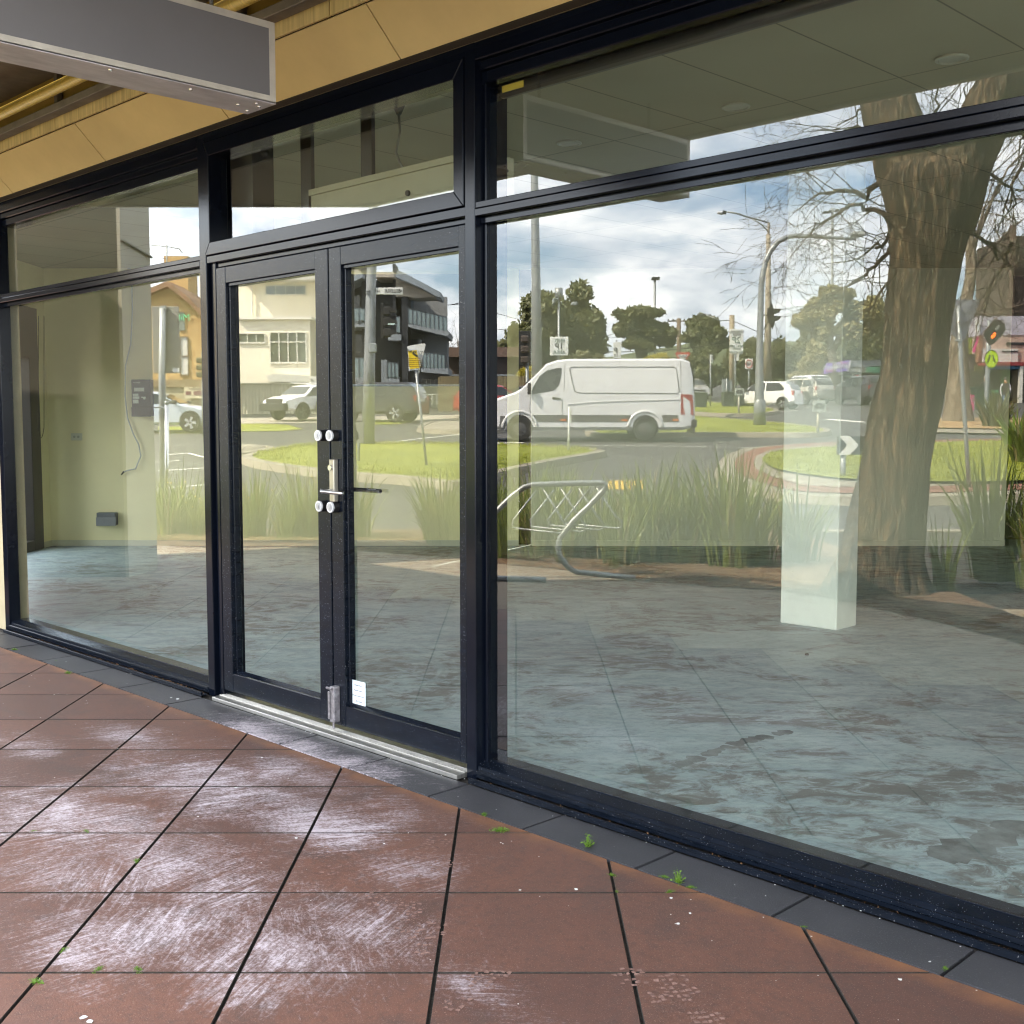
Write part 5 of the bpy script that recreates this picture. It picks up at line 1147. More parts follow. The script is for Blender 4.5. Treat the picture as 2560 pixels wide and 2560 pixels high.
x,z=f.p(2478,897.5,-.2);m=MB();m.M=Matrix.Translation((x,-.2,z))@Matrix.Diagonal((1,1,1.3,1));m.disc((0,0),.335,'y',(-.015,.0),28);m.build('round_sign',mat('lime_sign',(.42,.62,.0),.4,0,.02),f.r)
m=MB();m.M=Matrix.Translation((x,-.22,z))@Matrix.Diagonal((1,1,1.3,1));m.tube([(.335*math.cos(a*math.pi/16),0,.335*math.sin(a*math.pi/16)) for a in range(33)],.012,4);m.build('sign_rim',SIGNK,f.r)
m=MB()
for sg in (-1,1):m.prism([(x+sg*.03,z+.20),(x+sg*.10,z+.20),(x+sg*.20,z-.14),(x+sg*.26,z-.17),(x+sg*.24,z-.20),(x+sg*.12,z-.12)],'y',-.225,-.218)
m.build('leg_symbol',SIGNK,f.r)
# chevron board on the roundabout
f=FP('chevron_sign','black board with a bold white chevron on a post at the roundabout','sign',2107,1200,zoff=.14);f.tube('post',GALV,[(2108,1130),(2107,1215)],.05,10);f.b('board',mat('board_black',(.02,.022,.024),.45),2092,2185,1090,1137,-.06,-.03,bevel=.02)
for o_ in (0,66):f.prism('chevron',SIGNW,[(2098+o_,1090),(2125+o_,1090),(2147+o_,1113),(2125+o_,1137),(2098+o_,1137),(2118+o_,1113)],-.072,-.06)
f=FP('keep_post','thin white marker post with a small plate at the tip of the long island','marker post',1421,1130,zoff=.14);f.tube('post',SIGNW,[(1423,1018),(1421,1130)],.028);f.b('plate',mat('sign_pale',(.45,.46,.42),.5),1424,1429,1022,1056,-.03,-.01)
for k,u in enumerate((1750,1820,1843)):
    f=FP('wheelie_bin',('green bin beside the silver wagon','green bin left of the grey sign back','green bin close to the white hatchback')[k],'bin',u,1015,s=60+k,group='green bins behind the far island')
    m=MB();m.add([(-.26,-.3,0),(.26,-.3,0),(.26,.3,0),(-.26,.3,0),(-.32,-.36,.9),(.32,-.36,.9),(.32,.36,.9),(-.32,.36,.9)],[(0,3,2,1),(4,5,6,7),(0,1,5,4),(1,2,6,5),(2,3,7,6),(3,0,4,7)]);m.build('bin_body',mat('bin_green',(.06,.075,.06),.6),f.r,bevel=.02)
    m=MB();m.box(-.34,.34,-.38,.38,.9,.98);m.build('lid',mat('bin_green',(.06,.075,.06),.6),f.r,bevel=.03)
# ---------------------------------------------------------------- big bare street tree
def bark_mat(name,a,b_,c_,sc_=1.):
    m,t,n,l,b=nt(name);v=coords(n,l,(1,1,.16));f=ntex(n,l,v,26*sc_,7,.72,.6);g=ntex(n,l,v,8*sc_,5,.65,1.)
    c=ramp(n,l,f,[(.40,a),(.5,b_),(.60,c_)]);c=mixc(n,l,ramp(n,l,g,[(.35,.55),(.6,0)]),c,a)
    l.new(c,b.inputs['Base Color']);b.inputs['Roughness'].default_value=.9
    h_=math_(n,l,'ADD',f,math_(n,l,'MULTIPLY',g,1.2));bump(n,l,b,h_,1.,.06);return m
BARK=bark_mat('ridged_bark',(.017,.012,.007,1),(.085,.058,.033,1),(.27,.19,.105,1));TWIG=mat('twig_bark',(.13,.10,.075),.9,0,.3,20.)
def limb(mb,pts,rad,n=72,amp=.13,seg=.06):
    # fluted limb: dense rings with ridges that follow the grain
    P=[];Rr=[]
    for i in range(len(pts)-1):
        a,b=Vector(pts[i]),Vector(pts[i+1]);p0=Vector(pts[max(i-1,0)]);p3=Vector(pts[min(i+2,len(pts)-1)]);k=max(2,int((b-a).length/seg))
        for j in range(k):
            t=j/k;P.append(.5*((2*a)+(b-p0)*t+(2*p0-5*a+4*b-p3)*t*t+(3*a-p0-3*b+p3)*t**3));Rr.append(rad[i]+(rad[i+1]-rad[i])*t)
    P.append(Vector(pts[-1]));Rr.append(rad[-1]);vs=[];fs=[];K=len(P)
    for i,(p,r) in enumerate(zip(P,Rr)):
        t=(P[min(i+1,K-1)]-P[max(i-1,0)]).normalized();u=Vector((1,0,0));u=(u-t*u.dot(t)).normalized();w=t.cross(u)
        for j in range(n):
            a=2*math.pi*j/n;d=u*math.cos(a)+w*math.sin(a)
            q=Vector((math.cos(a)*3.2+i*.012,math.sin(a)*3.2,p.z*.55));f=noise.noise(q)*1.0+.6*noise.noise(q*2.3+Vector((5,1,2)))+.35*noise.noise(Vector((math.cos(a)*9,math.sin(a)*9,p.z*1.3)))
            rg_=1-abs(noise.noise(Vector((math.cos(a)*3.6,math.sin(a)*3.6,p.z*1.1+i*.004)))*2.4);rg2=1-abs(noise.noise(Vector((math.cos(a)*8.5+9,math.sin(a)*8.5,p.z*2.6)))*2.4);vs.append(p+d*r*(1+amp*.55*rg_+amp*.30*rg2+amp*.7*f+amp*.55*noise.noise(Vector((math.cos(a)*14,math.sin(a)*14,p.z*2.2)))))
    for i in range(K-1):
        for j in range(n):fs.append((i*n+j,i*n+(j+1)%n,(i+1)*n+(j+1)%n,(i+1)*n+j))
    fs.append(tuple((K-1)*n+j for j in range(n)));mb.add(vs,fs)
f=FP('street_tree','massive bare street tree with ridged bark forking above the dark window rail','tree',2230,1470,s=gnd(2225,1478,.03)[1]);f.z=0.03;f.r.location.z=.0
def tp_(u,w_,dy=0.):
    x,z=f.p(u,w_,dy);return Vector((x,dy,z))
m=MB();B0=tp_(2192,1500);B0.z=-.05
limb(m,[B0,tp_(2196,1430),tp_(2206,1360),tp_(2225,1240),tp_(2244,1120),tp_(2276,960),tp_(2290,850),tp_(2300,740),tp_(2312,640),tp_(2322,540),tp_(2325,450),tp_(2325,400)],[.46,.36,.30,.27,.25,.235,.232,.235,.25,.29,.34,.28])
m.build('trunk',BARK,f.r,smooth=True)
m=MB();limb(m,[tp_(2310,560,.02),tp_(2288,470,.05),tp_(2262,390,.1),tp_(2236,310,.1),tp_(2215,230,.15),tp_(2195,100,.2),tp_(2180,-60,.3),tp_(2165,-300,.5)],[.24,.23,.22,.205,.19,.17,.15,.11],n=56);m.build('limb',BARK,f.r,smooth=True)
m=MB();limb(m,[tp_(2350,560,.0),tp_(2378,480,-.05),tp_(2408,400,-.1),tp_(2445,320,-.15),tp_(2483,240,-.2),tp_(2510,180,-.25),tp_(2560,20,-.3),tp_(2600,-200,-.4)],[.23,.22,.20,.185,.175,.165,.14,.10],n=56);m.build('limb',BARK,f.r,smooth=True)
m=MB();limb(m,[tp_(2150,1500,-.2),tp_(2150,1400,-.16),tp_(2170,1290,-.12),tp_(2196,1180,-.08),tp_(2222,1080,-.03)],[.22,.16,.125,.10,.06],n=20,amp=.16);limb(m,[tp_(2262,1495,-.16),tp_(2258,1420,-.14),tp_(2262,1300,-.10),tp_(2272,1180,.0)],[.2,.15,.12,.08],n=20,amp=.16);m.build('root_flare',BARK,f.r,smooth=True)
TREE_L,TREE_S,TREE_F=f.l,f.s,f
def twigs(mb,p,d,ln,r,depth,rg,droop=.0):
    k=5;pts=[p.copy()];rr=[r];q=d.normalized();cur=p.copy()
    for i in range(k):
        q=(q+Vector((rg.gauss(0,.15),rg.gauss(0,.15),rg.gauss(0,.15)-droop*.07+.03))).normalized();cur=cur+q*ln/k;pts.append(cur.copy());rr.append(max(.0016,r*(1-.55*(i+1)/k)))
    mb.tube(pts,rr,5 if r>.012 else 3,False)
    if depth<=0:return
    nb=rg.choice((2,3,3)) if depth>1 else rg.choice((2,3,4))
    for j in range(nb):
        i=rg.randint(2,k);dd=(q*1.0+Vector((rg.gauss(0,.75),rg.gauss(0,.75),rg.gauss(0,.75)))).normalized();twigs(mb,pts[i],dd,ln*rg.uniform(.55,.85),rr[i]*rg.uniform(.55,.8),depth-1,rg,droop)
def branchset(name,root,F,starts,seed,mt=TWIG):
    rg=random.Random(seed)
    for (px,dy,r0,dep,dr) in starts:
        m=MB();P=[(lambda x,z:Vector((x,dy,z)))(*F.p(u,w_,dy)) for u,w_ in px]
        P=[p+Vector((0,rg.uniform(-.15,.15)*(i>0),0)) for i,p in enumerate(P)]
        # wiggle
        Q=[]
        for a,b in zip(P,P[1:]):
            for t in (0,.33,.66):Q.append(a+(b-a)*t+Vector((rg.gauss(0,.02),rg.gauss(0,.05),rg.gauss(0,.02)))*(1 if t else 0))
        Q.append(P[-1]);n_=len(Q);r0=r0*.68;rr=[max(.003,r0*(1-.85*i/(n_-1))) for i in range(n_)];m.tube(Q,rr,7,False)
        for i in range(1,n_):
            for _ in range(1 if i%3 else 2):
                d=(Q[i]-Q[i-1]).normalized()+Vector((rg.gauss(0,.9),rg.gauss(0,.7),rg.gauss(0,.9)));twigs(m,Q[i],d,rg.uniform(.28,.6),min(.006,rr[i]*.5),dep-1,rg,dr)
        m.build(name,mt,root,smooth=True)
branchset('branch',f.r,f,[([(2200,330),(2150,300),(2080,330),(2010,390)],.3,.030,2,.6),([(2225,420),(2180,480),(2100,460),(2040,480),(1990,520)],.3,.040,3,.6),([(2230,560),(2190,510),(2130,500),(2060,545),(2010,590)],.1,.036,3,.8),
 ([(2235,600),(2205,640),(2160,680),(2110,710),(2085,740)],.2,.030,3,.8),([(2240,560),(2220,600),(2190,600),(2140,640),(2060,650)],.4,.026,3,.8),([(2250,300),(2190,260),(2130,290),(2080,330)],.5,.024,2,.3),
 ([(2180,120),(2110,60),(2040,120),(1990,260)],.4,.03,3,.5),([(2245,620),(2215,700),(2170,760),(2110,830),(2070,870)],.0,.022,2,1.)],5,BARK)
branchset('branch',f.r,f,[([(2440,330),(2490,300),(2540,330),(2600,380)],-.1,.034,3,.5),([(2300,360),(2330,300),(2350,230),(2370,150)],.5,.032,3,.2),([(2420,430),(2470,430),(2510,470),(2520,560)],.3,.030,3,.9),([(2400,540),(2450,600),(2500,640),(2570,600)],.4,.030,3,.7),([(2340,420),(2370,330),(2400,250),(2420,170)],.9,.026,3,.2),
 ([(2540,60),(2580,200),(2560,330),(2540,420)],.2,.030,3,.9),([(2600,330),(2560,420),(2520,500),(2490,560)],.6,.028,3,.8),([(2530,600),(2500,680),(2470,760),(2440,770)],1.2,.026,3,.7)],9,BARK)
m=MB();rg=random.Random(2)
for k in range(36):
    x,z=f.p(rg.gauss(2335,14),rg.gauss(372,14),.35);a=rg.uniform(0,6);d=Vector((math.cos(a),rg.uniform(-.4,.4),math.sin(a)))*.035;c=Vector((x,.3,z));q=Vector((-d.z,0,d.x))*.4;m.poly([c-d,c+q,c+d,c-q])
m.build('yellow_leaf',leafy('yellow_leaves',[(.45,.38,.03),(.25,.30,.03)],.3),f.r)
# second tree further back
f2=FP('street_tree','slimmer bare tree with fluted trunk beyond the roundabout lawn','tree',2395,1048,s=47);f=f2
m=MB();b=f.p(2395,1060);limb(m,[Vector((b[0],0,-.1)),Vector((*f.p(2393,1000),0)).xzy,Vector((*f.p(2396,900),0)).xzy,Vector((*f.p(2400,830),0)).xzy,Vector((*f.p(2418,740),0)).xzy,Vector((*f.p(2428,660),0)).xzy,Vector((*f.p(2420,560),0)).xzy],[.62,.46,.34,.28,.22,.20,.16],n=28,amp=.16,seg=.25)
m.build('trunk',bark_mat('pale_bark',(.10,.075,.05,1),(.20,.16,.11,1),(.34,.28,.20,1),.4),f.r,smooth=True)
def twb(F,starts,seed,scale=3.):
    rg=random.Random(seed)
    for px,dy,r0 in starts:
        m=MB();P=[(lambda x,z:Vector((x,dy,z)))(*F.p(u,w_,dy)) for u,w_ in px];n_=len(P);m.tube(P,[r0*(1-.6*i/(n_-1)) for i in range(n_)],6,False)
        for i in range(1,n_):
            for _ in range(3):twigs(m,P[i],(P[i]-P[i-1]).normalized()+Vector((rg.gauss(0,.8),rg.gauss(0,.5),rg.gauss(0,.8))),rg.uniform(.5,.9)*scale*.6,.03,3,rg,.3)
        m.build('branch',TWIG,F.r,smooth=True)
twb(f,[([(2425,660),(2440,600),(2460,520)],.5,.13),([(2425,680),(2460,640),(2500,600),(2540,560)],.3,.10),([(2440,600),(2480,500),(2520,420)],.9,.10),([(2405,800),(2450,780),(2490,700),(2540,660)],1.5,.08),([(2440,780),(2475,790),(2510,775),(2560,760)],-1,.07)],3)
# ---------------------------------------------------------------- leafy trees
DKL=leafy('dark_leaves',[(.045,.052,.014),(.09,.10,.028),(.16,.165,.05)],.2);MDL=leafy('mid_leaves',[(.07,.075,.024),(.13,.13,.045),(.20,.19,.07)],.25);OLL=leafy('olive_leaves',[(.15,.14,.05),(.26,.23,.09),(.36,.32,.14)],.25)
RDL=leafy('reddish_leaves',[(.13,.08,.04),(.24,.13,.07),(.19,.14,.05)],.2);YGL=leafy('lime_leaves',[(.20,.19,.015),(.34,.30,.03),(.45,.38,.06)],.3)
TRK=mat('far_trunk',(.12,.10,.075),.9)
def crown(mb,c,rx,ry,rz,n,ls_,rg,shell=.55):
    for k in range(n):
        while True:
            d=Vector((rg.uniform(-1,1),rg.uniform(-1,1),rg.uniform(-1,1)))
            if .05<d.length<1:break
        rad=shell+(1-shell)*rg.random() if rg.random()<.8 else rg.random();d=d.normalized()*rad
        nz=noise.noise(Vector(c)*.7+d*2.1);d*=1+.28*nz
        p=Vector(c)+Vector((d.x*rx,d.y*ry,d.z*rz));a=Vector((rg.gauss(0,1),rg.gauss(0,1),rg.gauss(0,1))).normalized();b=a.orthogonal().normalized();e=ls_*rg.uniform(.6,1.3)
        mb.add([p-a*e,p+b*e*.55,p+a*e,p-b*e*.55],[(0,1,2,3)])
def tree(name,label,s,clumps,leaf,n_per,lsz,seed,trunk=None,group=None,cat='tree',sub=9):
    rg=random.Random(seed);u0,w0=clumps[0][:2];F_=FP(name,label,cat,u0,w0,s=s,group=group);m=MB();k=s/2900
    for (u,w_,ru,rw) in clumps:
        for j in range(sub):
            a=rg.uniform(0,6.28);rr=rg.uniform(.1,.78);uu=u+ru*rr*math.cos(a);ww=w_+rw*rr*math.sin(a);dy=rg.uniform(-.5,.5)*ru*k
            x,z=F_.p(uu,ww,0);q=rg.uniform(.28,.5);crown(m,(x,dy,z),ru*k*q,ru*k*q*1.1,rw*k*q,n_per,lsz,rg)
    m.build('crown',leaf,F_.r)
    if trunk:
        m=MB()
        for T in trunk:
            pts=[];
            for u,w_ in T[0]:x,z=F_.p(u,w_,0);pts.append((x,0,z))
            m.tube(pts,T[1],8)
        m.build('trunk',TRK,F_.r,smooth=True)
    return F_
tree('round_tree','dense dark round topped tree behind the van cab, left of centre',95,[(1395,775,98,92),(1345,835,84,96),(1450,830,80,98),(1395,880,120,90),(1310,900,56,56)],DKL,420,.30,1,[([(1395,1000),(1395,860)],[.5,.35])])
tree('spreading_tree','flat crowned spreading tree in the middle of the skyline',105,[(1595,790,62,32),(1560,822,52,24),(1640,826,56,28),(1600,855,46,26),(1672,845,34,24)],DKL,210,.26,2,[([(1600,1000),(1602,900),(1590,850),(1570,820)],[.5,.4,.3,.15]),([(1602,900),(1625,860),(1650,835)],[.3,.25,.12])])
tree('spreading_tree','small open tree with gaps right of the power pole',100,[(1772,815,50,34),(1745,848,38,26),(1805,850,36,32),(1770,870,44,26)],DKL,230,.26,3,[([(1770,990),(1772,860)],[.4,.25])])
tree('gum_tree','tall olive gum tree with cloud like crown left of the big trunk',88,[(2052,772,52,38),(2098,752,56,38),(2160,778,60,44),(2012,798,34,26),(2200,800,50,40),(2130,820,60,34),(2060,812,34,22),(2050,835,24,18)],OLL,190,.22,4,[([(2085,1000),(2082,900),(2075,850),(2060,800)],[.42,.34,.28,.15]),([(2080,880),(2110,820),(2150,780)],[.28,.2,.1])])
tree('gum_tree','darker gum tree filling in right behind the olive gum',96,[(2180,860,70,60),(2240,830,60,60),(2130,880,50,50),(2240,900,70,60)],DKL,260,.28,5)
tree('conifer','pointed dark green conifer left below the olive gum',120,[(2012,832,14,18),(2012,850,24,22),(2012,872,34,24)],MDL,240,.26,6)
shr=[('broad dark shrub at the far left behind the van nose',1262,892,44,42,MDL,80),('reddish brown shrub beside the van nose',1245,925,42,40,RDL,76),('bright lime bush just over the van bonnet',1310,938,26,28,YGL,66),('dark shrub mass under the round tree',1400,935,70,50,DKL,84),('olive bush between round tree and small parking sign',1480,912,46,40,MDL,88),
 ('mid green bush behind the small parking sign',1545,918,52,42,OLL,86),('golden bush left of the GIVE WAY sign',1640,905,44,30,YGL,92),('dark bush behind the GIVE WAY sign',1710,905,50,48,DKL,90),('dark bush behind the silver wagon',1770,912,52,56,DKL,88),
 ('dense dark hedge behind the 60 sign',1850,905,60,62,DKL,90),('dark hedge left of the mast pole',1905,905,50,58,DKL,92),('dark green bush right of the street lamp',1960,900,56,55,DKL,94),('olive shrub above the beige car',2010,918,44,46,OLL,90),('olive shrub above the white four wheel drive',2060,900,46,55,OLL,98),('low shrub above the purple signs',2120,895,50,50,MDL,104),('small far tree beside the fluted trunk',2445,835,22,30,MDL,90)]
for k,(lab,u,w_,ru,rw,lf,s) in enumerate(shr):tree('shrub',lab,s,[(u,w_,ru,rw),(u+ru*.3,w_+rw*.5,ru*.8,rw*.8)],lf,300,.22,40+k,group='shrubs and hedges along the far side of the road',cat='shrub',sub=5)
m=MB();rg=random.Random(8)
for k in range(70):
    u=rg.uniform(1850,2500) if k<50 else rg.uniform(-200,1250);s_=rg.uniform(300,420);w_=862+rg.uniform(-18,40)+(25 if u<1980 else 0)+(60 if u<1250 else 0);l_,z=at(u,w_,s_);ru=rg.uniform(6,12);crown(m,W(l_,s_,z-ru*.6),ru*1.2,ru*1.2,ru*.8,110,1.1,rg)
tag(m.build('wooded_hillside',leafy('hill_leaves',[(.06,.08,.035),(.10,.12,.055),(.14,.15,.08)],.2)),'hazy wooded hillside on the skyline behind the far shops','woodland',kind='stuff')
m=MB();ls_=[(-300,300),(-150,330),(0,340),(60,330),(110,320),(170,330),(320,330)]
P=[W(a,b,gz(b)-3) for a,b in ls_]+[W(a,b+60,gz(b)+(6 if a<50 else 16)) for a,b in ls_];n_=len(ls_);m.add(P,[(i,i+1,n_+i+1,n_+i) for i in range(n_-1)]);tag(m.build('hills',mat('hill_green',(.08,.10,.045),.95,0,.3,.05)),kind='structure')
for k,(u,w_) in enumerate(((2075,868),(2093,888),(2056,893))):
    f=FP('hill_house',('small pale house high on the far hillside','small white house lowest on the far hillside','pale roofed house left on the far hillside')[k],'house',u,w_,s=285,group='houses on the far hillside');f.b('wall',SIGNW,u-5,u+5,w_-3,w_+3,-3,3);f.prism('roof',mat('far_roof',(.3,.27,.25),.8),[(u-7,w_-3),(u,w_-7),(u+7,w_-3)],-3.5,3.5)
# flowering / aloe bush bottom right lawn and path shrubs
o=clump(150,1.0,.7,91,.1,.03).build('bush',[leafy('bush_leaf',[(.05,.06,.02),(.10,.11,.03),(.16,.16,.05)],.3),STRAPD]);l_,s_=gnd(2490,1072);o.location=W(l_,s_,gz(s_));o.scale=(1.5,)*3;tag(o,'low olive bush at the kerb below the crossing sign','bush')
o=clump(60,.9,.55,92,.05,.05).build('agave',[leafy('agave_leaf',[(.10,.16,.03),(.20,.28,.05),(.30,.36,.08)],.3),STRAPD]);l_,s_=gnd(2545,1140);o.location=W(l_,s_,gz(s_)+.15);o.scale=(1.3,)*3;tag(o,'broad leaved lime green succulent at the right edge of the lawn','plant')
o=clump(70,.9,.45,93,.15,.04).build('agave',[leafy('agave_leaf2',[(.06,.09,.02),(.12,.15,.03),(.2,.22,.05)],.3),STRAPD]);l_,s_=gnd(2565,1180);o.location=W(l_,s_,gz(s_)+.15);o.scale=(1.3,)*3;tag(o,'darker spiky plant below the lime green succulent','plant')
# ================================================================== BUILDINGS ACROSS THE ROAD
WHR=mat('white_render',(.80,.75,.60),.8,0,.05,.5,.05,40.);WHR2=mat('white_render_trim',(.72,.70,.62),.7,0,.03);WIN=mat('window_glass_far',(.10,.115,.10),.08,0,.3,.7,coat=.4);WINB=mat('window_blue',(.12,.17,.22),.08,0,.3,.7,coat=.4);WFR=mat('window_frame_white',(.62,.61,.55),.5)
def winset(f,u0,u1,w0,w1,nx,ny=None,fr=WFR,gl_=WIN,dy=0.,d=.15,bar=2.6,split=None):
    a=FPwin(f,u0,u1,w0,w1,fr,dy);
    m=MB();f.box(m,u0,u1,w0,w1,dy-.02,dy-.01);m.build('window_pane',gl_,a)
    m=MB()
    for i in range(nx+1):
        u=u0+(u1-u0)*i/nx;f.box(m,u-bar/2,u+bar/2,w0,w1,dy-.07,dy-.02)
    for w_ in [w0,w1]+([split] if split else []):f.box(m,u0,u1,w_-bar/2,w_+bar/2,dy-.075,dy-.02)
    m.build('mullion',fr,a);return a
def FPwin(f,u0,u1,w0,w1,fr,dy):
    m=MB();f.box(m,u0-1,u1+1,w1,w1+3,dy-.10,dy+.05);return m.build('window',fr,f.r)
# white apartment
f=FP('white_building','large white rendered building with stepped storeys and white windows at left','building',700,1040,s=62)
f.b('upper_wall',WHR,500,868,640,960,5.0,16);f.b('parapet_trim',WHR2,498,870,634,642,4.8,16.2)
f.b('upper_wall_band',mat('render_shade_band',(.50,.47,.38),.8),590,800,702,706,4.9,5.0)
f.b('lower_wall',WHR,594,776,797,1045,0,5.0);f.b('lower_parapet',WHR2,590,779,791,798,-.25,5.2)
f.b('side_wing',WHR,776,868,800,1045,1.6,5.0);f.b('side_wing_parapet',WHR2,776,870,793,801,1.4,5.2);f.b('eave_roof',mat('pale_roof',(.45,.45,.42),.6),596,868,688,699,3.6,6.0)
m=MB();x,z=f.p(630,700,4.9);x2,z2=f.p(630,790,4.9);m.tube([(x,4.85,z),(x,4.85,z2)],.06,6);m.build('downpipe',WHR2,f.r)
winset(f,664,764,714,736,4,gl_=WINB,dy=5.0,bar=2.);winset(f,596,662,834,856,3,bar=2.);winset(f,675,765,831,906,4,split=855);winset(f,788,868,833,882,2,dy=1.6)
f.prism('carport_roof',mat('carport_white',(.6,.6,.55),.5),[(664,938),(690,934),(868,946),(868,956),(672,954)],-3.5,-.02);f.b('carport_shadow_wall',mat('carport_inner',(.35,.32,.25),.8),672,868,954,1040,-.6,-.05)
m=MB();f.b('flue',WHR2,772,777,944,962,-3.6,-3.4)
# corrugated fence
f=FP('corrugated_fence','white corrugated metal fence behind the utility truck','fence',640,1040,s=56.5)
m=MB();a=f.p(560,958)[0];b=f.p(868,962)[0];zt=f.p(640,960)[1];zb=0;n_=150;vs=[];fs=[]
for i in range(n_+1):
    x=a+(b-a)*i/n_;y=(0,.05,.05,0)[i%4];vs+=[(x,y,zb),(x,y,zt)]
fs=[(2*i,2*i+1,2*i+3,2*i+2) for i in range(n_)];m.add(vs,fs);m.build('corrugated_sheet',mat('fence_white',(.55,.52,.42),.6,0,.08,1.5),f.r)
m=MB();
for u in (594,683,770,860):f.box(m,u-2,u+2,956,1046,-.08,-.01)
f.box(m,560,868,957,960,-.06,.08);m.build('fence_post_and_cap',mat('fence_white',(.55,.52,.42),.6),f.r)
# brick house
BRK=brick_mat('yellow_brick',(.42,.26,.09,1),(.55,.37,.15,1),(.30,.22,.12,1),.24,.086)
BRK.node_tree.nodes['Mapping'].inputs['Rotation'].default_value=(R(90),0,0)
f=FP('brick_house','yellow brick gabled house with tiled roof and chimney at left','house',440,1050,s=52)
f.prism('gable_wall',BRK,[(330,968),(330,745),(379,725),(412,712),(420,710),(470,752),(515,800),(528,815),(528,968)],0,.3)
f.b('lower_wall',mat('hoarding_grey',(.33,.29,.18),.8,0,.1,1.),330,528,968,1062,.05,.3)
f.b('brick_band',mat('band_dark',(.20,.15,.08),.8),330,528,949,968,-.06,.02)
f.prism('roof',mat('terracotta_roof',(.22,.12,.07),.85,0,.3,3.,.4,12.),[(320,742),(379,718),(415,703),(420,703),(470,742),(515,789),(530,803),(530,817),(515,802),(470,756),(418,716),(379,732),(320,756)],-.5,3)
c=f.b('chimney',BRK,411,470,640,770,2.0,3.6)
winset(f,450,470,842,937,1,fr=mat('sash_brown',(.14,.10,.06),.6),gl_=mat('curtain_white',(.5,.5,.46),.6),split=890,bar=2.)
f.b('wall_sign',mat('sign_slate',(.16,.19,.17),.6),445,461,781,826,-.06,0);x,z=f.p(455,794,-.08);words('Milk',.42,mat('mint_letter',(.15,.62,.28),.5),f.r,(x,-.08,z),ext=.004)
f.b('hoarding_board',mat('board_cream',(.48,.44,.30),.7),461,508,968,996,-.10,-.05);m=MB()
for a in ((464,477,978,987),(484,506,978,987)):f.box(m,*a,-.12,-.10)
m.build('hoarding_picture',mat('picture_maroon',(.14,.05,.06),.7),f.r);x,z=f.p(487,972.5,-.1);words('BAKERY',.16,SIGNK,f.r,(x,-.12,z),ext=.002)
f.tube('antenna',GALVD,[(417,700),(417,612)],.03,6);f.tube('antenna_boom',GALVD,[(378,613),(415,616),(437,620),(449,622),(456,633)],.02,5);f.tube('antenna_rod',GALVD,[(397,645),(419,646)],.015,5)
for a,b in (((388,609),(390,618)),((405,611),(406,621)),((428,613),(429,624)),((444,612),(452,632))):f.tube('antenna_rod',GALVD,[a,b],.012,4)
f=FP('traffic_signal','olive signal head seen from the side before the brick house','traffic light',505,1000,s=38);f.tube('post',GALVD,[(508,880),(509,1090)],.06);
for k in range(3):f.b('visor',mat('visor_olive',(.10,.09,.04),.6),489,506,893+k*18,907+k*18,-.15,.15,bevel=.04)
# dark apartment block
CH=mat('charcoal_cladding',(.022,.026,.032),.6,0,.15,2.);MGY=mat('mid_grey_render',(.13,.145,.155),.7,0,.08,1.);LGY=mat('light_grey_render',(.24,.25,.25),.7,0,.06,1.);BAL=mat('balcony_slab',(.22,.25,.27),.6);SOFW=mat('block_soffit',(.40,.37,.31),.7)
BGL=mat('balustrade_glass',(.16,.22,.23),.06,0,.1,1.,coat=.5);RLG=mat('rail_dark',(.05,.06,.07),.4)
f=FP('apartment_block','charcoal three storey apartment block with glass balconies and a butterfly roof','building',980,1040,s=63)
f.b('main_wall',CH,840,1020,700,1050,1.5,4);f.b('blade_wall',CH,905,915,650,1050,.2,1.5);f.b('blade_wall',CH,982,989,660,790,.0,1.5);f.b('blade_wall',CH,1005,1020,741,1050,-.4,1.5)
f.b('rear_wall',LGY,1020,1118,742,1045,3.0,3.5);f.b('lower_side_wall',MGY,1060,1118,838,935,1.2,3.0);f.b('ground_wall',LGY,1020,1110,935,1048,1.6,3.0)
f.prism('roof',mat('roof_bluegrey',(.22,.26,.29),.5),[(993,676),(998,676),(1050,703),(1102,731),(1100,742),(1096,743),(1050,718),(989,692)],-1.6,1.5);f.prism('roof',mat('roof_bluegrey',(.22,.26,.29),.5),[(830,712),(905,682),(905,694),(830,728)],-1.0,2.);f.b('roof_soffit',SOFW,936,984,680,693,-1,2)
f.prism('roof_soffit',SOFW,[(989,693),(1050,719),(1096,743),(1036,745),(1020,741),(989,741)],-.5,1.4)
for (u0,u1,w0,w1,dy) in ((868,912,801,812,-1.2),(868,912,943,955,-1.2),(970,1003,836,846,-.8),(966,998,942,955,-.8)):f.b('balcony_slab',BAL,u0,u1,w0,w1+5,dy,1.5)
f.prism('balcony_slab',BAL,[(1020,806),(1123,829),(1120,841),(1020,817)],-1.,3.0);f.prism('balcony_slab',BAL,[(1052,920),(1121,920),(1120,936),(1052,930)],-.9,3.0)
def balus(px,wt,wb,n_,dy):
    (u0,t0,b0),(u1,t1,b1)=px
    f.prism('balcony_glass',BGL,[(u0,t0),(u1,t1),(u1,b1),(u0,b0)],dy,dy+.02);m=MB()
    for i in range(n_+1):
        t=i/n_;u=u0+(u1-u0)*t;f.box(m,u-.7,u+.7,t0+(t1-t0)*t,b0+(b1-b0)*t,dy-.03,dy-.005)
    A=f.p(u0,t0,dy);B=f.p(u1,t1,dy);m.tube([(A[0],dy,A[1]),(B[0],dy,B[1])],.03,5);m.build('balcony_rail',RLG,f.r)
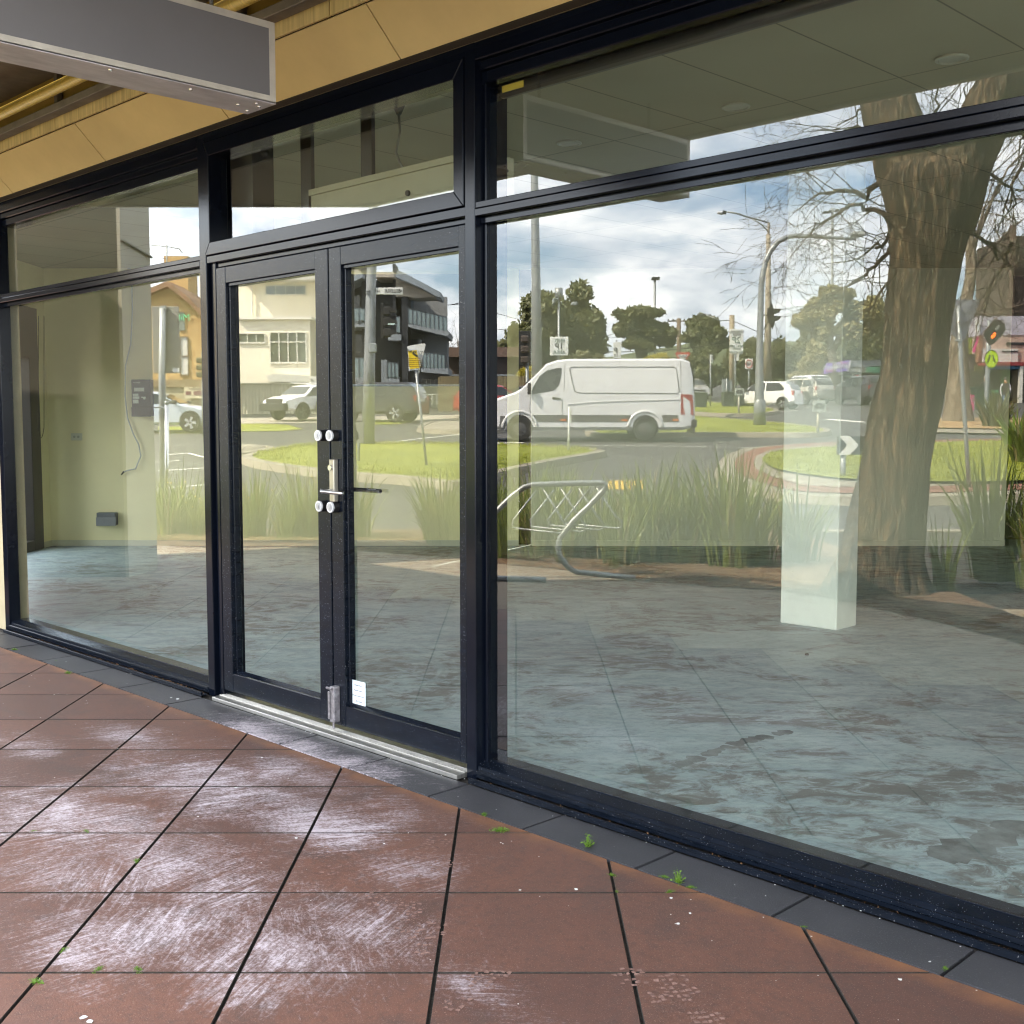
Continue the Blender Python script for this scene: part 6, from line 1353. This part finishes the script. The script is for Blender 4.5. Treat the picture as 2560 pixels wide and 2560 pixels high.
balus(((1020,771,809),(1118,793,827)),0,0,9,-1.);balus(((868,768,808),(912,771,811)),0,0,3,-1.2);balus(((868,894,944),(912,894,944)),0,0,3,-1.2);balus(((968,905,945),(996,908,947)),0,0,3,-.8);balus(((1056,880,919),(1112,886,920)),0,0,6,-.9);balus(((990,790,830),(1000,793,832)),0,0,1,-.8)
f.b('white_panel',mat('panel_grey_blue',(.19,.22,.24),.6),953,967,899,960,-.6,1.5)
winset(f,1022,1034,750,775,1,gl_=WINB,fr=MGY,dy=3.,bar=1.);winset(f,1022,1056,848,872,3,gl_=WINB,fr=MGY,dy=3.,bar=1.);winset(f,1055,1098,948,965,4,gl_=CARGL,fr=WFR,dy=1.6,bar=1.3);winset(f,870,905,835,890,2,gl_=CARGL,fr=CH,dy=1.5,bar=1.);winset(f,870,900,725,768,2,gl_=CARGL,fr=CH,dy=1.5,bar=1.)
m=MB();
for u in (1060,1070,1080,1092):f.box(m,u-.8,u+.8,985,1012,-2.,-1.9)
f.box(m,1058,1096,985,987,-2.0,-1.9);m.build('white_gate',WFR,f.r)
f=FP('neighbour_house','brown brick house with tiled roof and timber fence right of the dark block','house',1150,1040,s=70);f.b('wall',mat('brown_brick',(.10,.07,.05),.85),1108,1330,890,1050,0,8);f.prism('roof',mat('brown_tiles',(.16,.105,.08),.85,0,.3,4.,.5,10.),[(1104,892),(1120,868),(1310,868),(1340,892)],-.6,8);f.b('gutter',BAL,1104,1335,936,940,-.6,-.4)
f=FP('timber_fence','brown timber paling fence behind the leaning yellow sign','fence',1150,1040,s=60);m=MB();n_=60;x0=f.p(1095,960)[0];x1=f.p(1320,960)[0]
for i in range(n_):
    a=x0+(x1-x0)*i/n_;m.box(a,a-.11,(i%2)*.015,(i%2)*.015+.02,0,1.75+.03*(i%3))
m.build('palings',mat('grey_palings',(.20,.165,.09),.9,0,.25,3.,stretch=(6,1,.5)),f.r)
f=FP('bare_shrub','leafless shrub between the dark block and the timber pole','shrub',1140,880,s=72);m=MB();rg=random.Random(6)
for k in range(9):
    x,z=f.p(1118+k*5,890);twigs(m,Vector((x,0,z-1)),Vector((rg.gauss(0,.15),0,1)),2.0,.035,2,rg)
m.build('twig',TWIG,f.r)
# pier and wall at the corner left of the canopy
m=MB();A=(-9.76,-1.71);B=(-10.05,-2.14);d=Vector((-1,1)).normalized()
t=thing('corner_wall','narrow pale pier ending a side wall beyond the canopy at left','wall',(-9.9,-1.9,0))
m=MB();m.M=Matrix.Translation((9.9,1.9,0));m.prism([A,B,(B[0]+d.x*.03,B[1]+d.y*.03),(A[0]+d.x*.03,A[1]+d.y*.03)],'z',-.05,3.5);m.build('pier',mat('pier_pale',(.26,.245,.20),.7,0,.05),t)
m=MB();m.M=Matrix.Translation((9.9,1.9,0));A2=(A[0]+d.x*.02+.012,A[1]+d.y*.02+.012);m.prism([(A[0]+d.x*.03,A[1]+d.y*.03),(B[0]+d.x*.03,B[1]+d.y*.03),(B[0]+d.x*.35-.42,B[1]+d.y*.35-.42),(B[0]+d.x*1.75-.42,B[1]+d.y*1.75-.42),(A[0]+d.x*1.5,A[1]+d.y*1.5)],'z',-.05,3.5);m.build('side_wall',mat('wall_dark_brown',(.022,.018,.012),.8),t)
m=MB();m.M=Matrix.Translation((9.9,1.9,0));m.tube([(A[0]+.01,A[1]-.01,2.98),(B[0]+.012,B[1]-.012,2.90)],.012,6);m.build('joint_strip',RUB,t)
# shops at the far right
f=FP('purple_sign_shop','far shop with purple sign panels on its awning and dark shade beneath','shop',2130,1000,s=88)
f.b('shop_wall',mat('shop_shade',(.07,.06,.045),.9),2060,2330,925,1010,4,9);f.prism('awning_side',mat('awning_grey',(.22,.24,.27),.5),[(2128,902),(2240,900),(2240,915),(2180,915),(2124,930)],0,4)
f.prism('sign_panel',mat('sign_purple',(.22,.13,.55),.5),[(2068,908),(2088,906),(2083,931),(2061,935)],-.3,0);f.prism('sign_panel',mat('sign_purple',(.22,.13,.55),.5),[(2089,906),(2124,900),(2119,927),(2084,931)],-.3,0);f.prism('sign_edge',SIGNW,[(2124,900),(2128,900),(2122,929),(2117,928)],-.3,.1)
for u,w_,t_,z_,c in ((2076,919,'fresh',.55,SIGNW),(2073,926,'juice',.3,mat('sign_pink',(.6,.1,.25),.5)),(2105,914,'smile',.62,SIGNW),(2110,907,'dental',.25,mat('sign_pink',(.6,.1,.25),.5))):
    x,z=f.p(u,w_,-.35);words(t_,z_,c,f.r,(x,-.35,z),ext=.004,rot=(R(90),R(-6),0))
f.b('pizza_fascia',mat('fascia_dark',(.05,.05,.04),.7),2124,2240,918,934,-.1,4);x,z=f.p(2146,926,-.15);words('PIZZA & PASTA',.42,SIGNW,f.r,(x,-.2,z),ext=.004,sx=.72)
f.b('green_fascia',mat('fascia_green',(.04,.20,.12),.6),2166,2240,917,931,-.25,-.1)
for u in (2085,2106,2132,2150):f.b('awning_post',WFR,u-.8,u+.8,932,1000,-.1,.1)
f=FP('no_parking_sign','small red and white sign on a post in front of the far shops','sign',2143,985,s=80);f.tube('post',GALV,[(2143,940),(2143,1000)],.03);f.b('sign_panel',SIGNW,2140,2147,938,952,-.05,-.02);f.b('sign_top',SIGNR,2140,2147,937,942,-.07,-.05)
f=FP('corner_shops','row of pink and white fronted shops with a red canopy at the right edge','shop',2500,1010,s=78)
f.b('upper_wall',mat('pink_render',(.42,.30,.24),.7),2452,2760,838,905,0,8);f.b('top_wall',mat('lilac_render',(.42,.40,.45),.7),2452,2760,790,838,-.05,8);f.b('white_band',mat('pale_band',(.50,.48,.44),.7),2456,2545,872,905,-.15,0)
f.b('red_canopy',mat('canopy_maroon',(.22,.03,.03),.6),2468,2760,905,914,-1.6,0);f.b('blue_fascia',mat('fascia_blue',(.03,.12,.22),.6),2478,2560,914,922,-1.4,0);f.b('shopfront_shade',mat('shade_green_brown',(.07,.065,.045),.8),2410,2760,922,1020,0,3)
f.b('green_door',mat('door_green',(.10,.22,.04),.6),2503,2525,922,1000,-.15,0);f.b('timber_screen',mat('screen_tan',(.20,.17,.10),.8),2530,2552,925,1005,-.25,0);f.b('white_column',WFR,2549,2557,915,1020,-1.5,-1.2);f.b('slot_window',BLACKP,2516,2560,856,862,-.1,0);f.b('slot_window',BLACKP,2506,2545,877,880,-.2,-.15)
f.b('brick_pier',mat('brick_red_far',(.28,.14,.09),.85),2447,2456,838,905,-.1,0.5);f.b('low_shop',mat('shop_grey_brown',(.16,.13,.12),.8),2410,2460,885,922,.5,4);f.b('green_sign',mat('sign_olive_lime',(.22,.26,.03),.6),2414,2430,845,885,0.2,.6);f.b('white_sign',SIGNW,2441,2450,800,828,-.3,-.1);f.prism('pink_flag',mat('flag_pink',(.62,.03,.20),.5),[(2443,843),(2448,838),(2437,881),(2431,880)],-.4,-.35);f.b('hanging_box_sign',mat('box_sign_olive',(.10,.10,.03),.6),2438,2458,914,928,-1.,-.8)
f.b('green_counter',mat('counter_green',(.08,.30,.14),.6),2480,2496,975,983,-.5,0)
f=FP('church_tower','dark stone tower rising behind the shops at the right edge','tower',2560,900,s=105);f.b('tower_body',mat('dark_stone',(.09,.07,.05),.9,0,.2,.5),2526,2640,590,900,0,8);f.b('tower_corner',mat('dark_stone2',(.14,.10,.07),.9),2528,2536,560,900,-.8,0);f.prism('spire',mat('dark_stone',(.09,.07,.05),.9),[(2526,590),(2533,572),(2536,590)],0,2)
f=FP('sandwich_board','pink pavement board with white lettering near the slim tree','sign board',2424,1035,s=56);f.b('board',mat('board_pink',(.50,.03,.16),.5),2416,2436,987,1026,-.1,.0,bevel=.02);x,z=f.p(2426,1000,-.12);words('WO',.20,SIGNW,f.r,(x,-.12,z),ext=.002);x,z=f.p(2426,1012,-.12);words('9',.16,SIGNW,f.r,(x,-.12,z),ext=.002);f.tube('white_stand',WFR,[(2434,990),(2433,1046)],.05)
f.b('timber_base',mat('base_salmon',(.42,.20,.12),.7),2420,2434,1036,1052,-.1,.1)
f=FP('green_cabinet','dark green box cabinet on the far footpath','cabinet',2455,1040,s=62);f.b('cabinet_body',mat('cabinet_green',(.015,.04,.025),.5),2440,2476,970,1040,0,.8,bevel=.03);f.b('cabinet_cap',mat('cabinet_green2',(.02,.05,.03),.5),2438,2478,966,970,-.05,.85)
r=street('person','person in a dark vest with orange collar, white sleeves and jeans walking away','person',*(lambda q:(q[0],q[1]))((at(2513,1000,58)[0],58.)),rot=R(180+8))
figure(r,(.035,.03,.028,1),(.12,.18,.28,1),(.05,.045,.04),collar=(.55,.22,.01,1),sleeve=(.55,.55,.56,1))
r=street('person','grey haired person in a dark top standing half hidden by the crossing post','person',at(2461,1000,66)[0],66.,rot=R(30));figure(r,(.03,.03,.035,1),(.03,.03,.03,1),(.35,.33,.30),stride=.05,arm=.05)
# driver inside the van window
r=thing('person','person driving the white van, seen through the side window','person',(0,0,0));r.parent=None;r.location=W((1380-CX)/82.7,35.2,gz(35.9)+.55);r.rotation_euler=(0,0,ROT+R(90));r.scale=(.8,)*3
figure(r,(.05,.07,.08,1),(.03,.03,.03,1),(.06,.04,.03),stride=.0,arm=.9)
# ================================================================== LIGHT, SKY, CAMERA
# horizontal direction towards the sun: from the street grid shadows fall l +0.85, s +0.42 per metre of height
SL,SS=.85,.42
sx,sy=-(SL-SS)*S,(SL+SS)*S
el=math.atan(1/math.hypot(sx,sy))
L=bpy.data.lights.new('sun','SUN');L.energy=SUN_E;L.angle=R(.55);L.color=(1,.89,.71)
lo=bpy.data.objects.new('sun',L);COL.objects.link(lo)
lo.rotation_euler=Vector((sx,sy,1)).to_track_quat('Z','Y').to_euler();lo.location=(0,0,30)
wd_=bpy.data.worlds.new('World');sc.world=wd_;wd_.use_nodes=True;n=wd_.node_tree.nodes;l=wd_.node_tree.links
bg=n['Background'];sk=n.new('ShaderNodeTexSky');sk.sky_type='NISHITA';sk.sun_disc=False;sk.sun_elevation=el
sk.sun_rotation=math.atan2(sx,sy);sk.air_density=1.;sk.dust_density=1.5
tc=n.new('ShaderNodeTexCoord');mp=n.new('ShaderNodeMapping');l.new(tc.outputs['Generated'],mp.inputs['Vector'])
xz=n.new('ShaderNodeSeparateXYZ');l.new(tc.outputs['Generated'],xz.inputs[0])
# clouds live on a high plane: project the direction onto it
h_=math_(n,l,'ADD',math_(n,l,'MAXIMUM',xz.outputs[2],0.),.30)
cx_=math_(n,l,'DIVIDE',xz.outputs[0],h_);cy_=math_(n,l,'DIVIDE',xz.outputs[1],h_)
cb=n.new('ShaderNodeCombineXYZ');l.new(cx_,cb.inputs[0]);l.new(cy_,cb.inputs[1]);cb.inputs[2].default_value=CLOUDSEED
f1=ntex(n,l,cb.outputs[0],1.9,7,.60,.25);f2=ntex(n,l,cb.outputs[0],4.2,6,.62,.2)
cov=ramp(n,l,f1,[(.35,0),(.51,.85),(.63,1)])
shade=ramp(n,l,f2,[(.30,(.50,.57,.66,1)),(.47,(.86,.90,.95,1)),(.66,(1.35,1.33,1.28,1))])
clc=mixc(n,l,1.,shade,(CLOUD_B,CLOUD_B,CLOUD_B,1),'MULTIPLY')
c=mixc(n,l,cov,sk.outputs[0],clc)
l.new(c,bg.inputs['Color']);bg.inputs['Strength'].default_value=SKY_S
cam=bpy.data.cameras.new('camera');co=bpy.data.objects.new('camera',cam);COL.objects.link(co)
co.location=(0,-3.02,1.40);co.rotation_euler=(R(90-4.5),0,R(45));cam.sensor_width=36;cam.sensor_fit='HORIZONTAL';cam.lens=36*F/2560;cam.shift_x=-10/2560
cam.clip_start=.05;cam.clip_end=3000;sc.camera=co
vs=sc.view_settings;vs.view_transform='Standard';vs.look='None';vs.exposure=EXPO;vs.gamma=1
sc.display_settings.display_device='sRGB'
cy=sc.cycles;cy.use_denoising=True
try:cy.denoiser='OPENIMAGEDENOISE'
except Exception:pass
cy.max_bounces=8;cy.diffuse_bounces=5;cy.glossy_bounces=4;cy.transmission_bounces=4;cy.transparent_max_bounces=16
cy.caustics_reflective=False;cy.caustics_refractive=False;cy.sample_clamp_indirect=12.;cy.blur_glossy=.5
cy.use_adaptive_sampling=False;cy.filter_width=1.2
